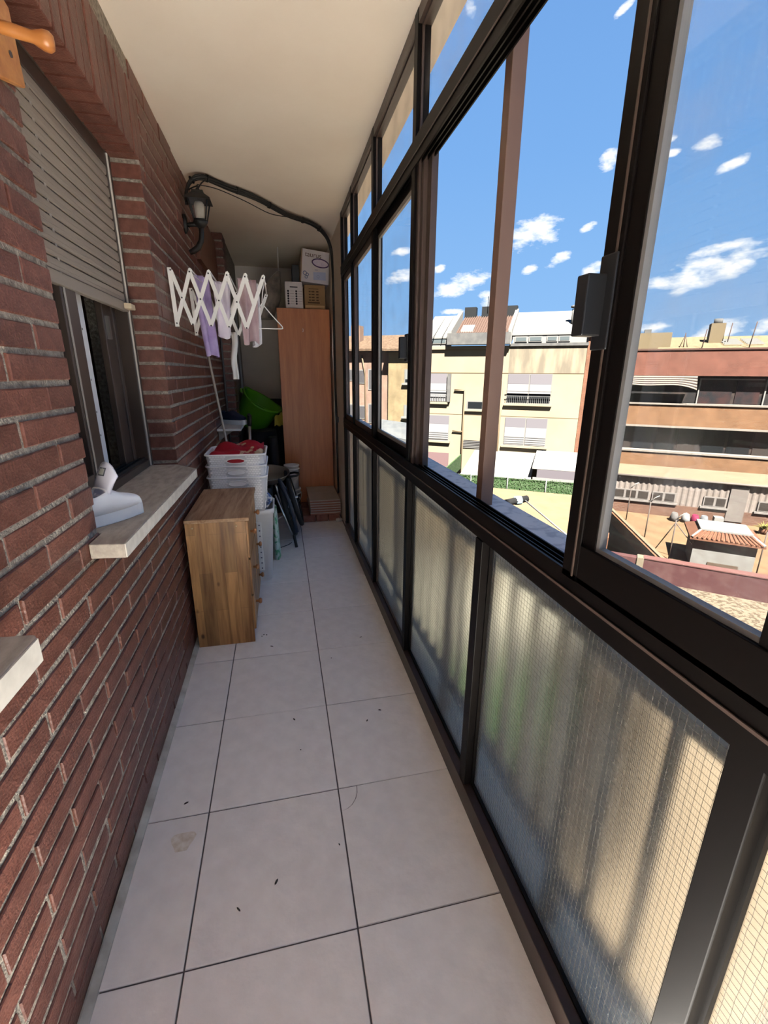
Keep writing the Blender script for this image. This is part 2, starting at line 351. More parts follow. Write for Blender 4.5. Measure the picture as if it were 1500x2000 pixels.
def place(name, me, loc, parent=None, rot=None, scale=None, material=None):
    """another object on shared mesh data, at a world location"""
    o = bpy.data.objects.new(name, me); C.objects.link(o); loc = Vector(loc)
    if parent is not None: o.parent = parent; o.location = loc - ORIGIN[parent.name]
    else: o.location = loc
    if rot: o.rotation_euler = rot
    if scale: o.scale = scale
    ORIGIN[o.name] = loc
    return o
def root(name, loc, label=None, cat=None, group=None, kind=None):
    o = bpy.data.objects.new(name, None); C.objects.link(o); o.location = loc; o.empty_display_size = 0.1; ORIGIN[o.name] = Vector(loc)
    return tag(o, label, cat, group, kind)
def tag(o, label=None, cat=None, group=None, kind=None):
    for k, v in (('label', label), ('category', cat), ('group', group), ('kind', kind)):
        if v: o[k] = v
    return o
def box(*a): return MB().box(*a)
def text(name, body, size, loc, rot, material, parent, extrude=0.0006, align='CENTER', scale_x=1.0):
    cu = bpy.data.curves.new(name, 'FONT'); cu.body = body; cu.size = size; cu.extrude = extrude; cu.align_x = align; cu.align_y = 'CENTER'
    cu.materials.append(material)
    t = bpy.data.objects.new('tmp_text', cu); C.objects.link(t); bpy.context.view_layer.update()
    me = bpy.data.meshes.new_from_object(t.evaluated_get(bpy.context.evaluated_depsgraph_get())); bpy.data.objects.remove(t)
    o = place(name, me, loc, parent, rot=rot, scale=(scale_x, 1, 1)); return o

# ================================================================== THE BALCONY: structure
# ---- floor: slab in grout colour, each tile a child
YR = [round((r + 1.9048) * 0.43, 4) for r in range(-6, 12)]          # cross joints
floor = build('floor', box(-0.05, 1.10, -1.2, 6.15, -0.25, -0.0045), GROUT); tag(floor, 'off white ceramic tiled floor of the long balcony', 'floor', kind='structure')
G2 = 0.0022
cols = [(0.022, 0.2107 - G2), (0.2107 + G2, 0.6407 - G2), (0.6407 + G2, 1.052)]
tile_me = {}
def tile_mesh(x0, x1):
    k = (x0, x1)
    if k not in tile_me:
        w, h, t, c = x1 - x0, 0.43 - 2 * G2, 0.012, 0.0015
        mb = MB(); mb.loft([[(-w/2, -h/2, -t), (w/2, -h/2, -t), (w/2, h/2, -t), (-w/2, h/2, -t)], [(-w/2, -h/2, -c), (w/2, -h/2, -c), (w/2, h/2, -c), (-w/2, h/2, -c)],
                            [(-w/2 + c, -h/2 + c, 0), (w/2 - c, -h/2 + c, 0), (w/2 - c, h/2 - c, 0), (-w/2 + c, h/2 - c, 0)]], (False, True), smooth=False)
        me = bpy.data.meshes.new('tile'); me.from_pydata(mb.v, [], mb.f); me.materials.append(TILE); tile_me[k] = me
    return tile_me[k]
for r in range(-6, 10):
    y0 = round((r + 1.9048) * 0.43, 4)
    for ci, (x0, x1) in enumerate(cols):
        dz = random.uniform(-0.0008, 0.0008)
        if (r, ci) == (0, 2):     # the tile with the cracked corner
            x0c, y1c, R_ = x0, y0 + 0.43 - G2, 0.085
            arc = [(x0c + R_ * 0.75 * math.cos(a), y1c - R_ * math.sin(a)) for a in [math.radians(v) for v in (0, 18, 36, 54, 72, 90)]]
            poly = arc[::-1] + [] ; ya = y0 + G2
            big = [(x0, ya, 0), (x1, ya, 0), (x1, y1c, 0)] + [(px + 0.0012, py - 0.0012, 0) for px, py in arc]
            big[-1] = (x0, big[-1][1], 0)
            build('tile', MB().prism(big, (0, 0, -0.012), (0, 0, dz)), TILE, floor)
            chip = [(x0, y1c, 0)] + [(px - (0.0008 if px > x0 + 0.001 else 0), py + 0.0008, 0) for px, py in arc[::-1]]
            chip[-1] = (chip[-1][0], y1c, 0)
            build('tile_chip', MB().prism(chip, (0, 0, -0.012), (0, 0, -0.0012)), TILE, floor)
            continue
        place('tile', tile_mesh(x0, x1), ((x0 + x1) / 2, y0 + 0.215, dz), floor)
build('baseboard_left', MB().prism([(0.0, 0, -0.004), (0.024, 0, -0.004), (0.021, 0, 0.002), (0.004, 0, 0.012), (0.0, 0, 0.012)], (0, -1.2, 0), (0, 6.1, 0)), CAULK)['kind'] = 'structure'

# ---- ceiling, outer slab
tag(build('ceiling', box(-0.3, 1.20, -1.3, 6.4, 2.59, 2.86), PLASTER), 'beige plastered balcony ceiling', 'ceiling', kind='structure')
tag(build('wall_far', box(-0.3, 1.3, 6.1, 6.4, -0.25, 2.59), ENDWALL), 'grey painted end wall behind the wardrobe', 'wall', kind='structure')
tag(build('wall_right', box(1.062, 1.10, 4.02, 6.1, -0.25, 2.59), PLASTER), 'narrow beige wall between glazing and wardrobe', 'wall', kind='structure')
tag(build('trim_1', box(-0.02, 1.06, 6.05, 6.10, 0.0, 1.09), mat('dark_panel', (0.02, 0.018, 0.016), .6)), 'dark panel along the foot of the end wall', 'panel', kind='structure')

# ---- left brick wall: mortar body with the window opening, every brick a child
OY0, OY1, OZ0, OZ1 = 1.355, 2.405, 0.955, 2.258
mo = MB(); D0, D1 = -0.30, -0.0045
mo.box(D0, D1, -1.25, OY0 - 0.008, -0.25, 2.59); mo.box(D0, D1, OY1 + 0.008, 6.1, -0.25, 2.59)
mo.box(D0, D1, OY0 - 0.008, OY1 + 0.008, -0.25, OZ0); mo.box(D0, D1, OY0 - 0.008, OY1 + 0.008, OZ1 + 0.008, 2.59)
wall = build('wall_left', mo, MORTAR, loc=(0, 0, 0)); tag(wall, 'red brown brick wall with pale mortar joints along the balcony', 'brick wall', kind='structure')
# brick mesh: unit box, chamfered on its outer face; x depth, y length, z height
def unit_brick(L_, H, Dp):
    c = 0.0025
    mb = MB(); q = lambda x, g: [(x, -L_/2 + g, -H/2 + g), (x, L_/2 - g, -H/2 + g), (x, L_/2 - g, H/2 - g), (x, -L_/2 + g, H/2 - g)]
    mb.loft([q(-Dp, 0), q(-c, 0), q(0, c)], (True, True), smooth=False)
    return mb
def mesh_of(name, mb, m):
    me = bpy.data.meshes.new(name); me.from_pydata(mb.v, [], mb.f); me.materials.append(m); return me
BH, BP, BL = 0.0525, 0.0665, 0.281
brick_me = {}
def brick_mesh(Lr):
    k = round(Lr, 2)
    if k not in brick_me: brick_me[k] = mesh_of('brick', unit_brick(1.0 * k, BH, 0.113), BRICK)
    return brick_me[k], Lr / k
bricks = []     # (distance, y, z, length, tilt)
for j in range(-1, 38):
    zb = 0.0495 + BP * j; zc = zb + BH / 2
    if zb + BH > 2.515 and zb < 2.53: pass
    if zb + BH > 2.588: continue
    ph = 0.930 if j % 2 else 1.0705
    k0 = int((-1.2 - ph) / BL) - 1
    for k in range(k0, 25):
        a, b = ph + k * BL + 0.006, ph + (k + 1) * BL - 0.006
        jit = random.uniform(-0.004, 0.004)
        segs = [(a, b)]
        if zb + BH > OZ0 and zb < 2.53:
            top = zb < 2.515 and zb + BH > OZ1
            y0h, y1h = (OY0 - 0.005, OY1 + 0.005)
            segs = []
            for p, q in ((a, min(b, y0h)), (max(a, y1h), b)):
                if q - p > 0.03: segs.append((p, q))
            if a >= y0h and b <= y1h: segs = []
        for p, q in segs:
            p = max(p, -1.2); q = min(q, 6.08)
            if q - p < 0.03: continue
            bricks.append((p, q, max(zc, 0.0345 if j < 0 else zc)))
# soldier course over the window
soldiers = [(OY0 + 0.071 * i + 0.0355, 2.381) for i in range(-1, 16) if OY0 + 0.071 * i < OY1 + 0.03]
solds_y0, solds_y1 = soldiers[0][0] - 0.036, soldiers[-1][0] + 0.036
camp = Vector((0.52, 0, 1.4))
def visible_size(y, z):
    if y < 0.5: return 0
    d = (Vector((0, y, z)) - camp).length
    # must fall inside the frame (rough test by the camera matrix)
    v = cam.matrix_world.inverted() @ Vector((0, y, z))
    if v.z > -0.1: return 0
    x, yy = FPX * v.x / -v.z, FPX * v.y / -v.z
    if abs(x) > 800 or abs(yy) > 1060: return 0
    return 1 / d ** 2 / (1 + y)
items = []
for p, q, z in bricks:
    if z > 2.258 and z < 2.53 and q > solds_y0 and p < solds_y1:
        for p2, q2 in ((p, min(q, solds_y0 - 0.006)), (max(p, solds_y1 + 0.006), q)):
            if q2 - p2 > 0.04: items.append((visible_size((p2 + q2) / 2, z), 'b', p2, q2, z))
        continue
    items.append((visible_size((p + q) / 2, z), 'b', p, q, z))
for y, z in soldiers: items.append((visible_size(y, z) + 1e-3, 's', y, y, z))
items.sort(key=lambda t: -t[0])
sold_me = mesh_of('soldier_brick', unit_brick(0.060, 0.266, 0.113), BRICK)
rest = MB(); nb = 0
for i, (sz, kind, p, q, z) in enumerate(items):
    dx = random.uniform(-0.0025, 0.0025)
    if i < 300 and sz > 0:
        if kind == 's':
            place('brick', sold_me, (dx, p, z), wall, rot=(random.uniform(-.012, .012), 0, 0))
        else:
            me, sc_ = brick_mesh(q - p)
            place('brick', me, (dx, (p + q) / 2, (z + .013 if z > 2.53 else z) + random.uniform(-.001, .001)), wall, rot=(random.uniform(-.006, .006), random.uniform(-.015, .015), random.uniform(-.006, .006)), scale=(1, sc_, 1.4 if z > 2.53 else 1))
        nb += 1
    else:
        u = unit_brick(q - p, BH * (1.4 if z > 2.53 else 1), 0.11) if kind == 'b' else unit_brick(0.06, 0.266, .11)
        cy = (p + q) / 2
        zo = z + .013 if z > 2.53 and kind == 'b' else z
        rest._add([(v[0] + dx, v[1] + cy, v[2] + zo) for v in u.v], u.f)
rb = build('remaining_brickwork', rest, BRICK, wall); rb['kind'] = 'stuff'

# brick pier beyond the drying rack
pier = build('trim_2', box(0.0, 0.085, 4.78, 6.1, 0, 2.59), MORTAR); tag(pier, 'dark brick pier at the far end of the brick wall', 'brick pier', kind='structure')
pm = mesh_of('brick', box(-0.0, 0.093, -0.12, 0.12, -0.026, 0.026), BRICK)
for j in range(39): place('brick', pm, (0.0, 4.89 if j % 2 else 4.885, 0.03 + 0.0665 * j), pier)
tag(build('trim_3', box(0.0, 0.03, 3.75, 4.76, 2.16, 2.50), mat('brown_board', (0.15, 0.06, 0.035), .5)), 'brown shutter box board near the ceiling behind the lantern', 'board', kind='structure')

# room behind the opening, its interior darkness put into the wall colour
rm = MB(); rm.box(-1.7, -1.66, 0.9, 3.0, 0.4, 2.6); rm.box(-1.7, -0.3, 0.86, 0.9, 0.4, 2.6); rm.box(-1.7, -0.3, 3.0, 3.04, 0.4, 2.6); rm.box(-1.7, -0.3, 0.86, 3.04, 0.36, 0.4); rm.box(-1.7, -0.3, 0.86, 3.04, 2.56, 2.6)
tag(build('wall_inner', rm, mat('dark_room', (0.10, 0.05, 0.035), .8)), 'room walls inside the window, coloured dark brown as interior shade', 'room', kind='structure')
tag(build('wall_outer', MB().box(-6, -1.75, -1.3, 7, -4.5, 2.86).box(-1.75, -0.02, -1.3, 7, -4.5, -0.26), mat('outer_brick', (0.25, 0.1, 0.07), .8)), 'brick body of the apartment building carrying the balcony', 'building', kind='structure')

# ---- sills of the brick wall
def sill(poly_top, z0, z1, label):
    r_ = build('windowsill', MB().prism([(x, y, 0) for x, y in poly_top], (0, 0, z0), (0, 0, z1)), STONE, bevel=0.003); tag(r_, label, 'windowsill', kind='structure'); return r_
s1 = sill([(-0.13, 1.357), (0.002, 1.357), (0.002, 1.262), (0.091, 1.252), (0.106, 2.275), (0.002, 2.395), (-0.13, 2.402)], 0.921, 0.962, 'worn stone window sill carrying the white sneaker')
build('sill_front', MB().prism([(0.0915, 1.253, 0), (0.0945, 1.253, 0), (0.1095, 2.273, 0), (0.1065, 2.273, 0)], (0, 0, 0.9225), (0, 0, 0.9605)), STONEEDGE, s1)
s2 = sill([(0.002, -0.4), (0.087, -0.4), (0.087, 0.795), (0.080, 0.806), (0.002, 0.812)], 0.915, 0.962, 'mossy stone sill end jutting from the brick wall')
build('sill_front', MB().prism([(0.0875, -0.4, 0), (0.0905, -0.4, 0), (0.0905, 0.793, 0), (0.0875, 0.795, 0)], (0, 0, 0.917), (0, 0, 0.9605)), STONEEDGE, s2)

# ---- window in the brick wall (partly open), brown aluminium
BRN = mat('brown_window_aluminium', (0.060, 0.042, 0.032), 0.35, spec=.5)
w2 = root('window_2', (-0.14, 1.88, 0.955), 'brown aluminium window, half open, in the brick wall', 'window', kind='structure')
f = MB(); f.box(-0.20, -0.118, 1.357, 1.400, 0.962, 2.25).box(-0.20, -0.118, 2.362, 2.403, 0.962, 2.25).box(-0.20, -0.118, 1.40, 2.362, 0.962, 0.995).box(-0.20, -0.118, 1.40, 2.362, 2.20, 2.25)
build('frame', f, BRN, w2, 0.002)
for x in (-0.135, -0.155, -0.175): build('track', box(x - 0.003, x + 0.003, 1.40, 2.362, 0.995, 1.008), RUBBER, w2)
sf = MB(); sf.box(-0.165, -0.125, 1.72, 1.835, 1.0, 2.2).box(-0.165, -0.125, 1.41, 1.72, 1.0, 1.06).box(-0.165, -0.125, 1.41, 1.45, 1.0, 2.2)
sash = build('sash', sf, BRN, w2, 0.003)
build('pane', box(-0.150, -0.144, 1.45, 1.72, 1.06, 2.2), GLASS, sash)
build('light_edge', box(-0.124, -0.1225, 1.735, 1.748, 1.0, 2.2), mat('worn_aluminium', (.5, .47, .43), .4, metal=.5), sash)
sf = MB(); sf.box(-0.195, -0.168, 2.20, 2.36, 1.0, 2.2).box(-0.185, -0.160, 2.30, 2.33, 1.0, 2.2)
sash = build('sash', sf, BRN, w2, 0.003)
build('latch', MB().box(-0.168, -0.155, 2.215, 2.235, 1.53, 1.62), mat('latch_metal', (.35, .33, .3), .35, metal=.8), sash)
wd = root('interior_door', (-0.19, 1.98, 1.0), 'white edge of an inner shutter leaf standing in the open window', 'shutter leaf')
build('leaf', box(-0.24, -0.18, 1.955, 2.035, 0.998, 2.1), mat('white_paint', (.80, .82, .84), .4), wd, 0.003)
for z in (1.16, 1.25, 1.37, 1.55): build('rivet', MB().lathe([(0.004, 0), (0.004, 0.002), (0, 0.003)], 8, Matrix.Translation((-0.181, 1.995, z)) @ Matrix.Rotation(math.pi / 2, 4, 'Y')), mat('rivet_grey', (.2, .2, .2), .4), wd)

# ---- roller shutter: each slat a part
rs = root('roller_shutter', (-0.125, 1.88, 1.65), 'grey beige roller shutter lowered over the upper half of the window', 'roller shutter')
SLAT = mat('shutter_slat', (0.30, 0.26, 0.215), 0.42, vary=0.04)
pr = [(0.0, 0.0), (0.0032, 0.003), (0.0042, 0.012), (0.0036, 0.0135), (0.0042, 0.015), (0.0034, 0.032), (0.0, 0.0352)]
mb = MB(); n_ = len(pr)
mb.prism([(x - 0.0, 0, z) for x, z in pr] + [(-0.008, 0, 0.0352), (-0.008, 0, 0.0)], (0, -0.497, 0), (0, 0.497, 0))
sme = mesh_of('slat', mb, SLAT)
for k in range(15): place('slat', sme, (-0.125, 1.882, 1.692 + 0.0395 * k), rs)
build('gap_shade_sheet', box(-0.140, -0.132, 1.386, 2.378, 1.69, 2.285), mat('gap_shade_dark', (.03, .025, .02), .8), rs)  # dark sheet added behind the slats, shading their gaps by colour
build('bottom_bar', box(-0.137, -0.115, 1.385, 2.379, 1.652, 1.690), SLAT, rs, 0.003)
build('stopper', box(-0.115, -0.085, 2.31, 2.372, 1.660, 1.682), mat('beige_stopper', (.62, .52, .36), .5), rs, 0.003)
gd = MB(); gd.box(-0.118, -0.112, 2.376, 2.380, 0.965, 2.25)
build('guide_edge', gd, mat('light_guide', (.62, .59, .54), .4), rs)
build('guide', MB().box(-0.140, -0.112, 2.381, 2.402, 0.965, 2.255), BRN, rs)

r2 = root('roller_shutter', (0.0, -0.2, 0.96), 'unseen pale roller shutter added above the near sill to bounce light', 'roller shutter')  # out of view; pale slats added to reflect sunlight into the balcony
sm2 = mesh_of('slat', MB().box(0.0, 0.012, -0.55, 0.55, 0.0, 0.037), mat('bounce_slat_pale', (.62, .59, .53), .5))
for k in range(32): place('slat', sm2, (0.004, -0.05, 0.966 + 0.0395 * k), r2)
build('side_guide', box(0.002, 0.02, 0.50, 0.53, 0.965, 2.24), BRN, r2); build('side_guide', box(0.002, 0.02, -0.63, -0.60, 0.965, 2.24), BRN, r2)

# ---- glazed enclosure
XI, XG = 1.050, 1.085
w1 = root('window_1', (1.08, 1.5, 0.0), 'dark bronze aluminium glazed enclosure along the balcony with frosted lower panels', 'window', kind='structure')
POSTS = [(-1.18, -1.135), (-0.46, -0.41), (0.312, 0.358), (1.105, 1.150), (1.895, 1.940), (2.690, 2.742), (3.460, 3.506), (3.955, 4.02)]
for i, (a, b) in enumerate(POSTS):
    z1 = 0.95 if i == 3 else 2.59
    build('post', MB().box(XI, 1.098, a, b, 0.0, z1), ALU, w1, 0.002)
build('post', MB().box(1.102, 1.141, 1.245, 1.283, 1.013, 2.2), mat('bounce_lit_bronze', (.17, .10, .07), .5), w1, 0.0015)     # outer mullion in the open bay, bounced sunlight put into its lighter colour
build('post', MB().box(XI, 1.098, 1.105, 1.150, 2.205, 2.59), ALU, w1, 0.002)
br = MB().box(1.046, 1.10, -1.18, 4.02, 0.0, 0.078); build('bottom_rail', br, mat('bronze_bottom_rail', (0.030, 0.018, 0.014), .4, spec=.5), w1, 0.002)
# sill rail with two sliding tracks
sr = MB().box(1.048, 1.098, -1.18, 4.02, 0.955, 1.016).box(1.048, 1.054, -1.18, 4.02, 1.016, 1.034).box(1.068, 1.071, -1.18, 4.02, 1.016, 1.030).box(1.083, 1.086, -1.18, 4.02, 1.016, 1.030).box(1.094, 1.098, -1.18, 4.02, 1.016, 1.034)
build('sill_rail', sr, ALU, w1)
build('sill_rail_lip', box(1.0455, 1.048, -1.18, 4.02, 0.992, 0.997), ALU2, w1)
tr = MB().box(1.046, 1.10, -1.18, 4.02, 2.165, 2.215).box(1.048, 1.054, -1.18, 4.02, 2.13, 2.165).box(1.068, 1.072, -1.18, 4.02, 2.135, 2.165).box(1.083, 1.087, -1.18, 4.02, 2.135, 2.165).box(1.094, 1.098, -1.18, 4.02, 2.13, 2.165)
build('transom', tr, ALU, w1)
build('top_rail', MB().box(1.052, 1.10, -1.18, 4.02, 2.545, 2.59), ALU2, w1)
build('transom_lip', box(1.0435, 1.046, -1.18, 4.02, 2.163, 2.166), ALU2, w1)
def ring(mb, a, b, z0, z1, w, x0, x1):
    mb.box(x0, x1, a, a + w, z0, z1); mb.box(x0, x1, b - w, b, z0, z1); mb.box(x0, x1, a + w, b - w, z0, z0 + w); mb.box(x0, x1, a + w, b - w, z1 - w, z1); return mb
bays = [(-1.135, -0.46), (-0.41, 0.312), (0.358, 1.105), (1.150, 1.895), (1.940, 2.690), (2.742, 3.460), (3.506, 3.955)]
for i, (a, b) in enumerate(bays):
    p = build('obscure_pane', box(XG - 0.001, XG + 0.004, a - 0.003, b + 0.003, 0.070, 0.962), OBS, w1)
    build('glazing_bead', ring(MB(), a, b, 0.078, 0.955, 0.007, XG - 0.012, XG - 0.002), ALU2 if i > 3 else ALU, p)
    if 1 <= i <= 4:     # wire mesh cast into the nearer panes
        wm = MB(); st = 0.0127; r_ = 0.00022
        x = XG - 0.0012 - r_
        y = a + 0.010
        while y < b - 0.008:
            pts = [(x, y + 0.0006 * math.sin(z * 97 + y * 31) , z) for z in [0.085 + 0.029 * q for q in range(30)] + [0.95]]
            for q in range(len(pts) - 1): wm.bar(pts[q], pts[q + 1], 2 * r_, 2 * r_, (1, 0, 0))
            y += st
        z = 0.09
        while z < 0.95: wm.bar((x, a + 0.008, z), (x, b - 0.008, z), 2 * r_, 2 * r_, (1, 0, 0)); z += st
        o = build('wire_mesh', wm, WIRE, p); o['kind'] = 'stuff'
    tp = build('top_light_pane', box(1.074, 1.078, a, b, 2.213, 2.547), GLASSD, w1)
    build('glazing_bead', ring(MB(), a, b, 2.214, 2.546, 0.010, 1.064, 1.072), ALU2, tp)
for i in (5, 6):
    a, b = bays[i]
    s_ = build('sash', ring(MB(), a + 0.002, b - 0.002, 1.032, 2.135, 0.040, 1.060, 1.082), ALU2, w1, 0.002)
    build('pane', box(1.070, 1.074, a + 0.04, b - 0.04, 1.07, 2.10), GLASSD, s_)
# far sash of the open bay, with its pull
a, b = bays[4]
s_ = build('sash', ring(MB(), a - 0.02, b - 0.002, 1.030, 2.138, 0.045, 1.072, 1.092), ALU, w1, 0.002)
build('pane', box(1.080, 1.084, a + 0.02, b - 0.045, 1.07, 2.10), GLASSD, s_)
build('inner_bead', ring(MB(), a + 0.025, b - 0.047, 1.075, 2.093, 0.018, 1.068, 1.079), mat('grey_bead', (.22, .20, .18), .4), s_)
build('pull_handle', MB().box(1.018, 1.050, 1.948, 1.975, 1.462, 1.548).box(1.046, 1.052, 1.940, 1.985, 1.45, 1.56), BLACKP, s_, 0.004)
jm = MB().box(1.070, 1.098, 1.845, 1.895, 1.016, 2.165).box(1.060, 1.070, 1.872, 1.895, 1.016, 2.165).box(1.085, 1.110, 1.800, 1.845, 1.016, 2.165)
build('jamb_profile', jm, ALU2, w1, 0.0015)
# near sash, slid towards the camera
ns = MB().box(1.048, 1.076, 0.690, 0.735, 1.020, 2.150).box(1.052, 1.070, 0.655, 0.690, 1.030, 2.14).box(1.048, 1.076, -0.42, 0.690, 1.022, 1.098).box(1.048, 1.076, -0.42, 0.690, 2.085, 2.150).box(1.048, 1.076, -0.46, -0.42, 1.022, 2.15)
s_ = build('sash', ns, ALU, w1, 0.002)
build('gasket', ring(MB(), -0.425, 0.657, 1.096, 2.087, 0.010, 1.054, 1.068), mat('grey_gasket', (.16, .155, .15), .5), s_)
build('pane', box(1.060, 1.064, -0.42, 0.652, 1.10, 2.083), GLASSD, s_)
build('pull_handle', MB().box(1.010, 1.046, 0.712, 0.742, 1.462, 1.556).box(1.044, 1.049, 0.694, 0.734, 1.44, 1.585), BLACKP, s_, 0.004)
build('stile_line', box(1.0455, 1.048, 0.700, 0.703, 1.03, 2.14), ALU2, s_)
# bay nearest the end behind the camera, and an unseen glazed end added to let sun in
s_ = build('sash', ring(MB(), -1.133, -0.462, 1.032, 2.135, 0.045, 1.060, 1.082), ALU, w1, 0.002)
build('pane', box(1.070, 1.074, -1.09, -0.505, 1.07, 2.10), GLASSD, s_)
w3 = root('window_added', (0.53, -1.19, 0), 'glazed balcony end behind the camera, added to let sun in', 'window', kind='structure')
build('frame', MB().box(0, 1.05, -1.22, -1.18, 0, 0.06).box(0, 1.05, -1.22, -1.18, 2.53, 2.59).box(0, 0.05, -1.22, -1.18, 0.06, 2.53).box(0.5, 0.55, -1.22, -1.18, 0.06, 2.53).box(1.0, 1.05, -1.22, -1.18, 0.06, 2.53).box(0.05, 1.0, -1.22, -1.18, 0.98, 1.03), ALU, w3)
for a, b in ((0.05, 0.5), (0.55, 1.0)):
    for c, d in ((0.06, 0.98), (1.03, 2.53)): build('pane', box(a, b, -1.202, -1.198, c, d), GLASS, w3)

# ---- outside edge of the balcony
tag(build('trim_4', box(-0.02, 1.27, -1.25, 6.4, -0.26, -0.02), mat('slab_edge', (.45, .36, .28), .9)), 'concrete edge of the balcony slab', 'slab', kind='structure')
tag(build('trim_5', box(1.100, 1.204, -1.2, 4.02, 0.972, 1.014), mat('blue_grey_sill', (.46, .46, .47), .55, color2=(.30, .30, .33), scale=26, contrast=(.5, .62))), 'blue grey weathered outer ledge along the glazing', 'ledge', kind='structure')
rl = root('balcony_railing', (1.17, 1.4, 0), 'dark iron balcony railing behind the frosted panels', 'railing')
IRON = mat('railing_iron', (0.035, 0.032, 0.032), .5)
build('top_rail', box(1.145, 1.185, -1.2, 4.3, 0.835, 0.868), IRON, rl); build('bottom_rail', box(1.150, 1.180, -1.2, 4.3, 0.155, 0.178), IRON, rl)
bal = mesh_of('baluster', box(-.009, .009, -.009, .009, 0, .66), IRON); rpost = mesh_of('railing_post', box(-.02, .02, -.02, .02, 0, .97), IRON)
y = -1.14; k = 0
while y < 4.25:
    if k % 7 == 2: place('railing_post', rpost, (1.165, y, -0.02), rl)
    else: place('baluster', bal, (1.165, y, 0.178), rl)
    y += 0.118; k += 1

# ================================================================== THINGS ON THE BALCONY
RX = lambda a: Matrix.Rotation(a, 4, 'X'); RY = lambda a: Matrix.Rotation(a, 4, 'Y'); RZ = lambda a: Matrix.Rotation(a, 4, 'Z'); TR = lambda *v: Matrix.Translation(v)

# ---- pine chest of drawers, front towards the glazing
ch = root('chest_of_drawers', (0.178, 2.58, 0), 'small pine chest of three drawers standing against the brick wall', 'chest of drawers')
build('side_panel', box(0.026, 0.312, 2.256, 2.274, 0.0, 0.690), PINE, ch, 0.001); build('side_panel', box(0.026, 0.312, 2.880, 2.898, 0.0, 0.690), PINE, ch, 0.001)
build('top', box(0.024, 0.330, 2.254, 2.900, 0.690, 0.708), PINEH, ch, 0.002); build('back_panel', box(0.026, 0.032, 2.274, 2.880, 0.02, 0.69), PINE, ch)
build('plinth', box(0.285, 0.303, 2.274, 2.880, 0.0, 0.06), PINE, ch)
for k in range(3):
    z0 = 0.070 + 0.208 * k
    d = build('drawer', MB().box(0.300, 0.322, 2.270, 2.884, z0, z0 + 0.198).box(0.05, 0.300, 2.29, 2.864, z0 + 0.01, z0 + 0.15), PINE, ch, 0.002)
    for y in (2.40, 2.755):
        build('knob', MB().lathe([(0.007, 0), (0.007, 0.012), (0.015, 0.018), (0.016, 0.026), (0.011, 0.032), (0, 0.033)], 12, TR(0.322, y, z0 + 0.10) @ RY(math.pi / 2)), mat('knob_wood', (.30, .13, .05), .4), d)
for x, y in ((0.060, 2.258), (0.268, 2.258)):
    build('screw_cap', MB().lathe([(0.005, 0), (0.005, 0.002), (0, 0.0025)], 10, TR(x, 2.2555, 0.668) @ RX(math.pi / 2)), mat('pale_plug', (.6, .45, .25), .5), ch)

# ---- white laundry bin with perforated panel
bn = root('laundry_bin', (0.24, 3.15, 0), 'tall white plastic laundry bin with perforated front behind the pine chest', 'laundry bin')
def rrect(x0, x1, y0, y1, z, r, n=5):
    pts = []
    for cx, cy, a0 in ((x1 - r, y1 - r, 0), (x0 + r, y1 - r, 90), (x0 + r, y0 + r, 180), (x1 - r, y0 + r, 270)):
        for k in range(n + 1): a = math.radians(a0 + 90 * k / n); pts.append(Vector((cx + r * math.cos(a), cy + r * math.sin(a), z)))
    return pts
b_ = MB(); b_.loft([rrect(0.075, 0.392, 3.03, 3.27, 0.0, 0.035), rrect(0.055, 0.425, 3.00, 3.30, 0.49, 0.04), rrect(0.048, 0.434, 2.992, 3.308, 0.495, 0.04), rrect(0.046, 0.437, 2.990, 3.310, 0.530, 0.04),
                  rrect(0.058, 0.425, 3.002, 3.298, 0.530, 0.036), rrect(0.085, 0.385, 3.04, 3.26, 0.03, 0.03)], (True, True))
build('body', b_, WHITEP, bn)
lean = lambda z: 3.03 - 0.03 * z / 0.49
b_ = MB()
b_.hexa([(0.10, lean(.08) - .004, .08), (0.345, lean(.08) - .004, .08), (0.345, lean(.08) + .004, .08), (0.10, lean(.08) + .004, .08), (0.10, lean(.44) - .004, .44), (0.345, lean(.44) - .004, .44), (0.345, lean(.44) + .004, .44), (0.10, lean(.44) + .004, .44)])
pp = build('perforated_panel', b_, WHITEP, bn, 0.003)
hole = mesh_of('hole', MB().lathe([(0.005, 0), (0.005, .0012), (0, .0014)], 8, RX(math.pi / 2)), mat('hole_dark', (.10, .11, .16), .8))
for i in range(7):
    for j in range(9): place('hole', hole, (0.115 + 0.036 * i, lean(.1 + .04 * j) - .0043, .10 + .04 * j), pp)
b_ = MB().sheet(lambda u, v: (0.30 + 0.12 * u, 3.02 + 0.26 * v, 0.545 + 0.03 * math.sin(7 * u + 4 * v) + 0.02 * math.cos(9 * v)), 10, 12, 0.01)
tag(build('crumpled_cloth', b_, mat('blue_white_print', (.10, .16, .34), .9, color2=(.75, .75, .72), scale=34, contrast=(.46, .54))), 'blue and white printed cloth spilling in the laundry bin', 'cloth')

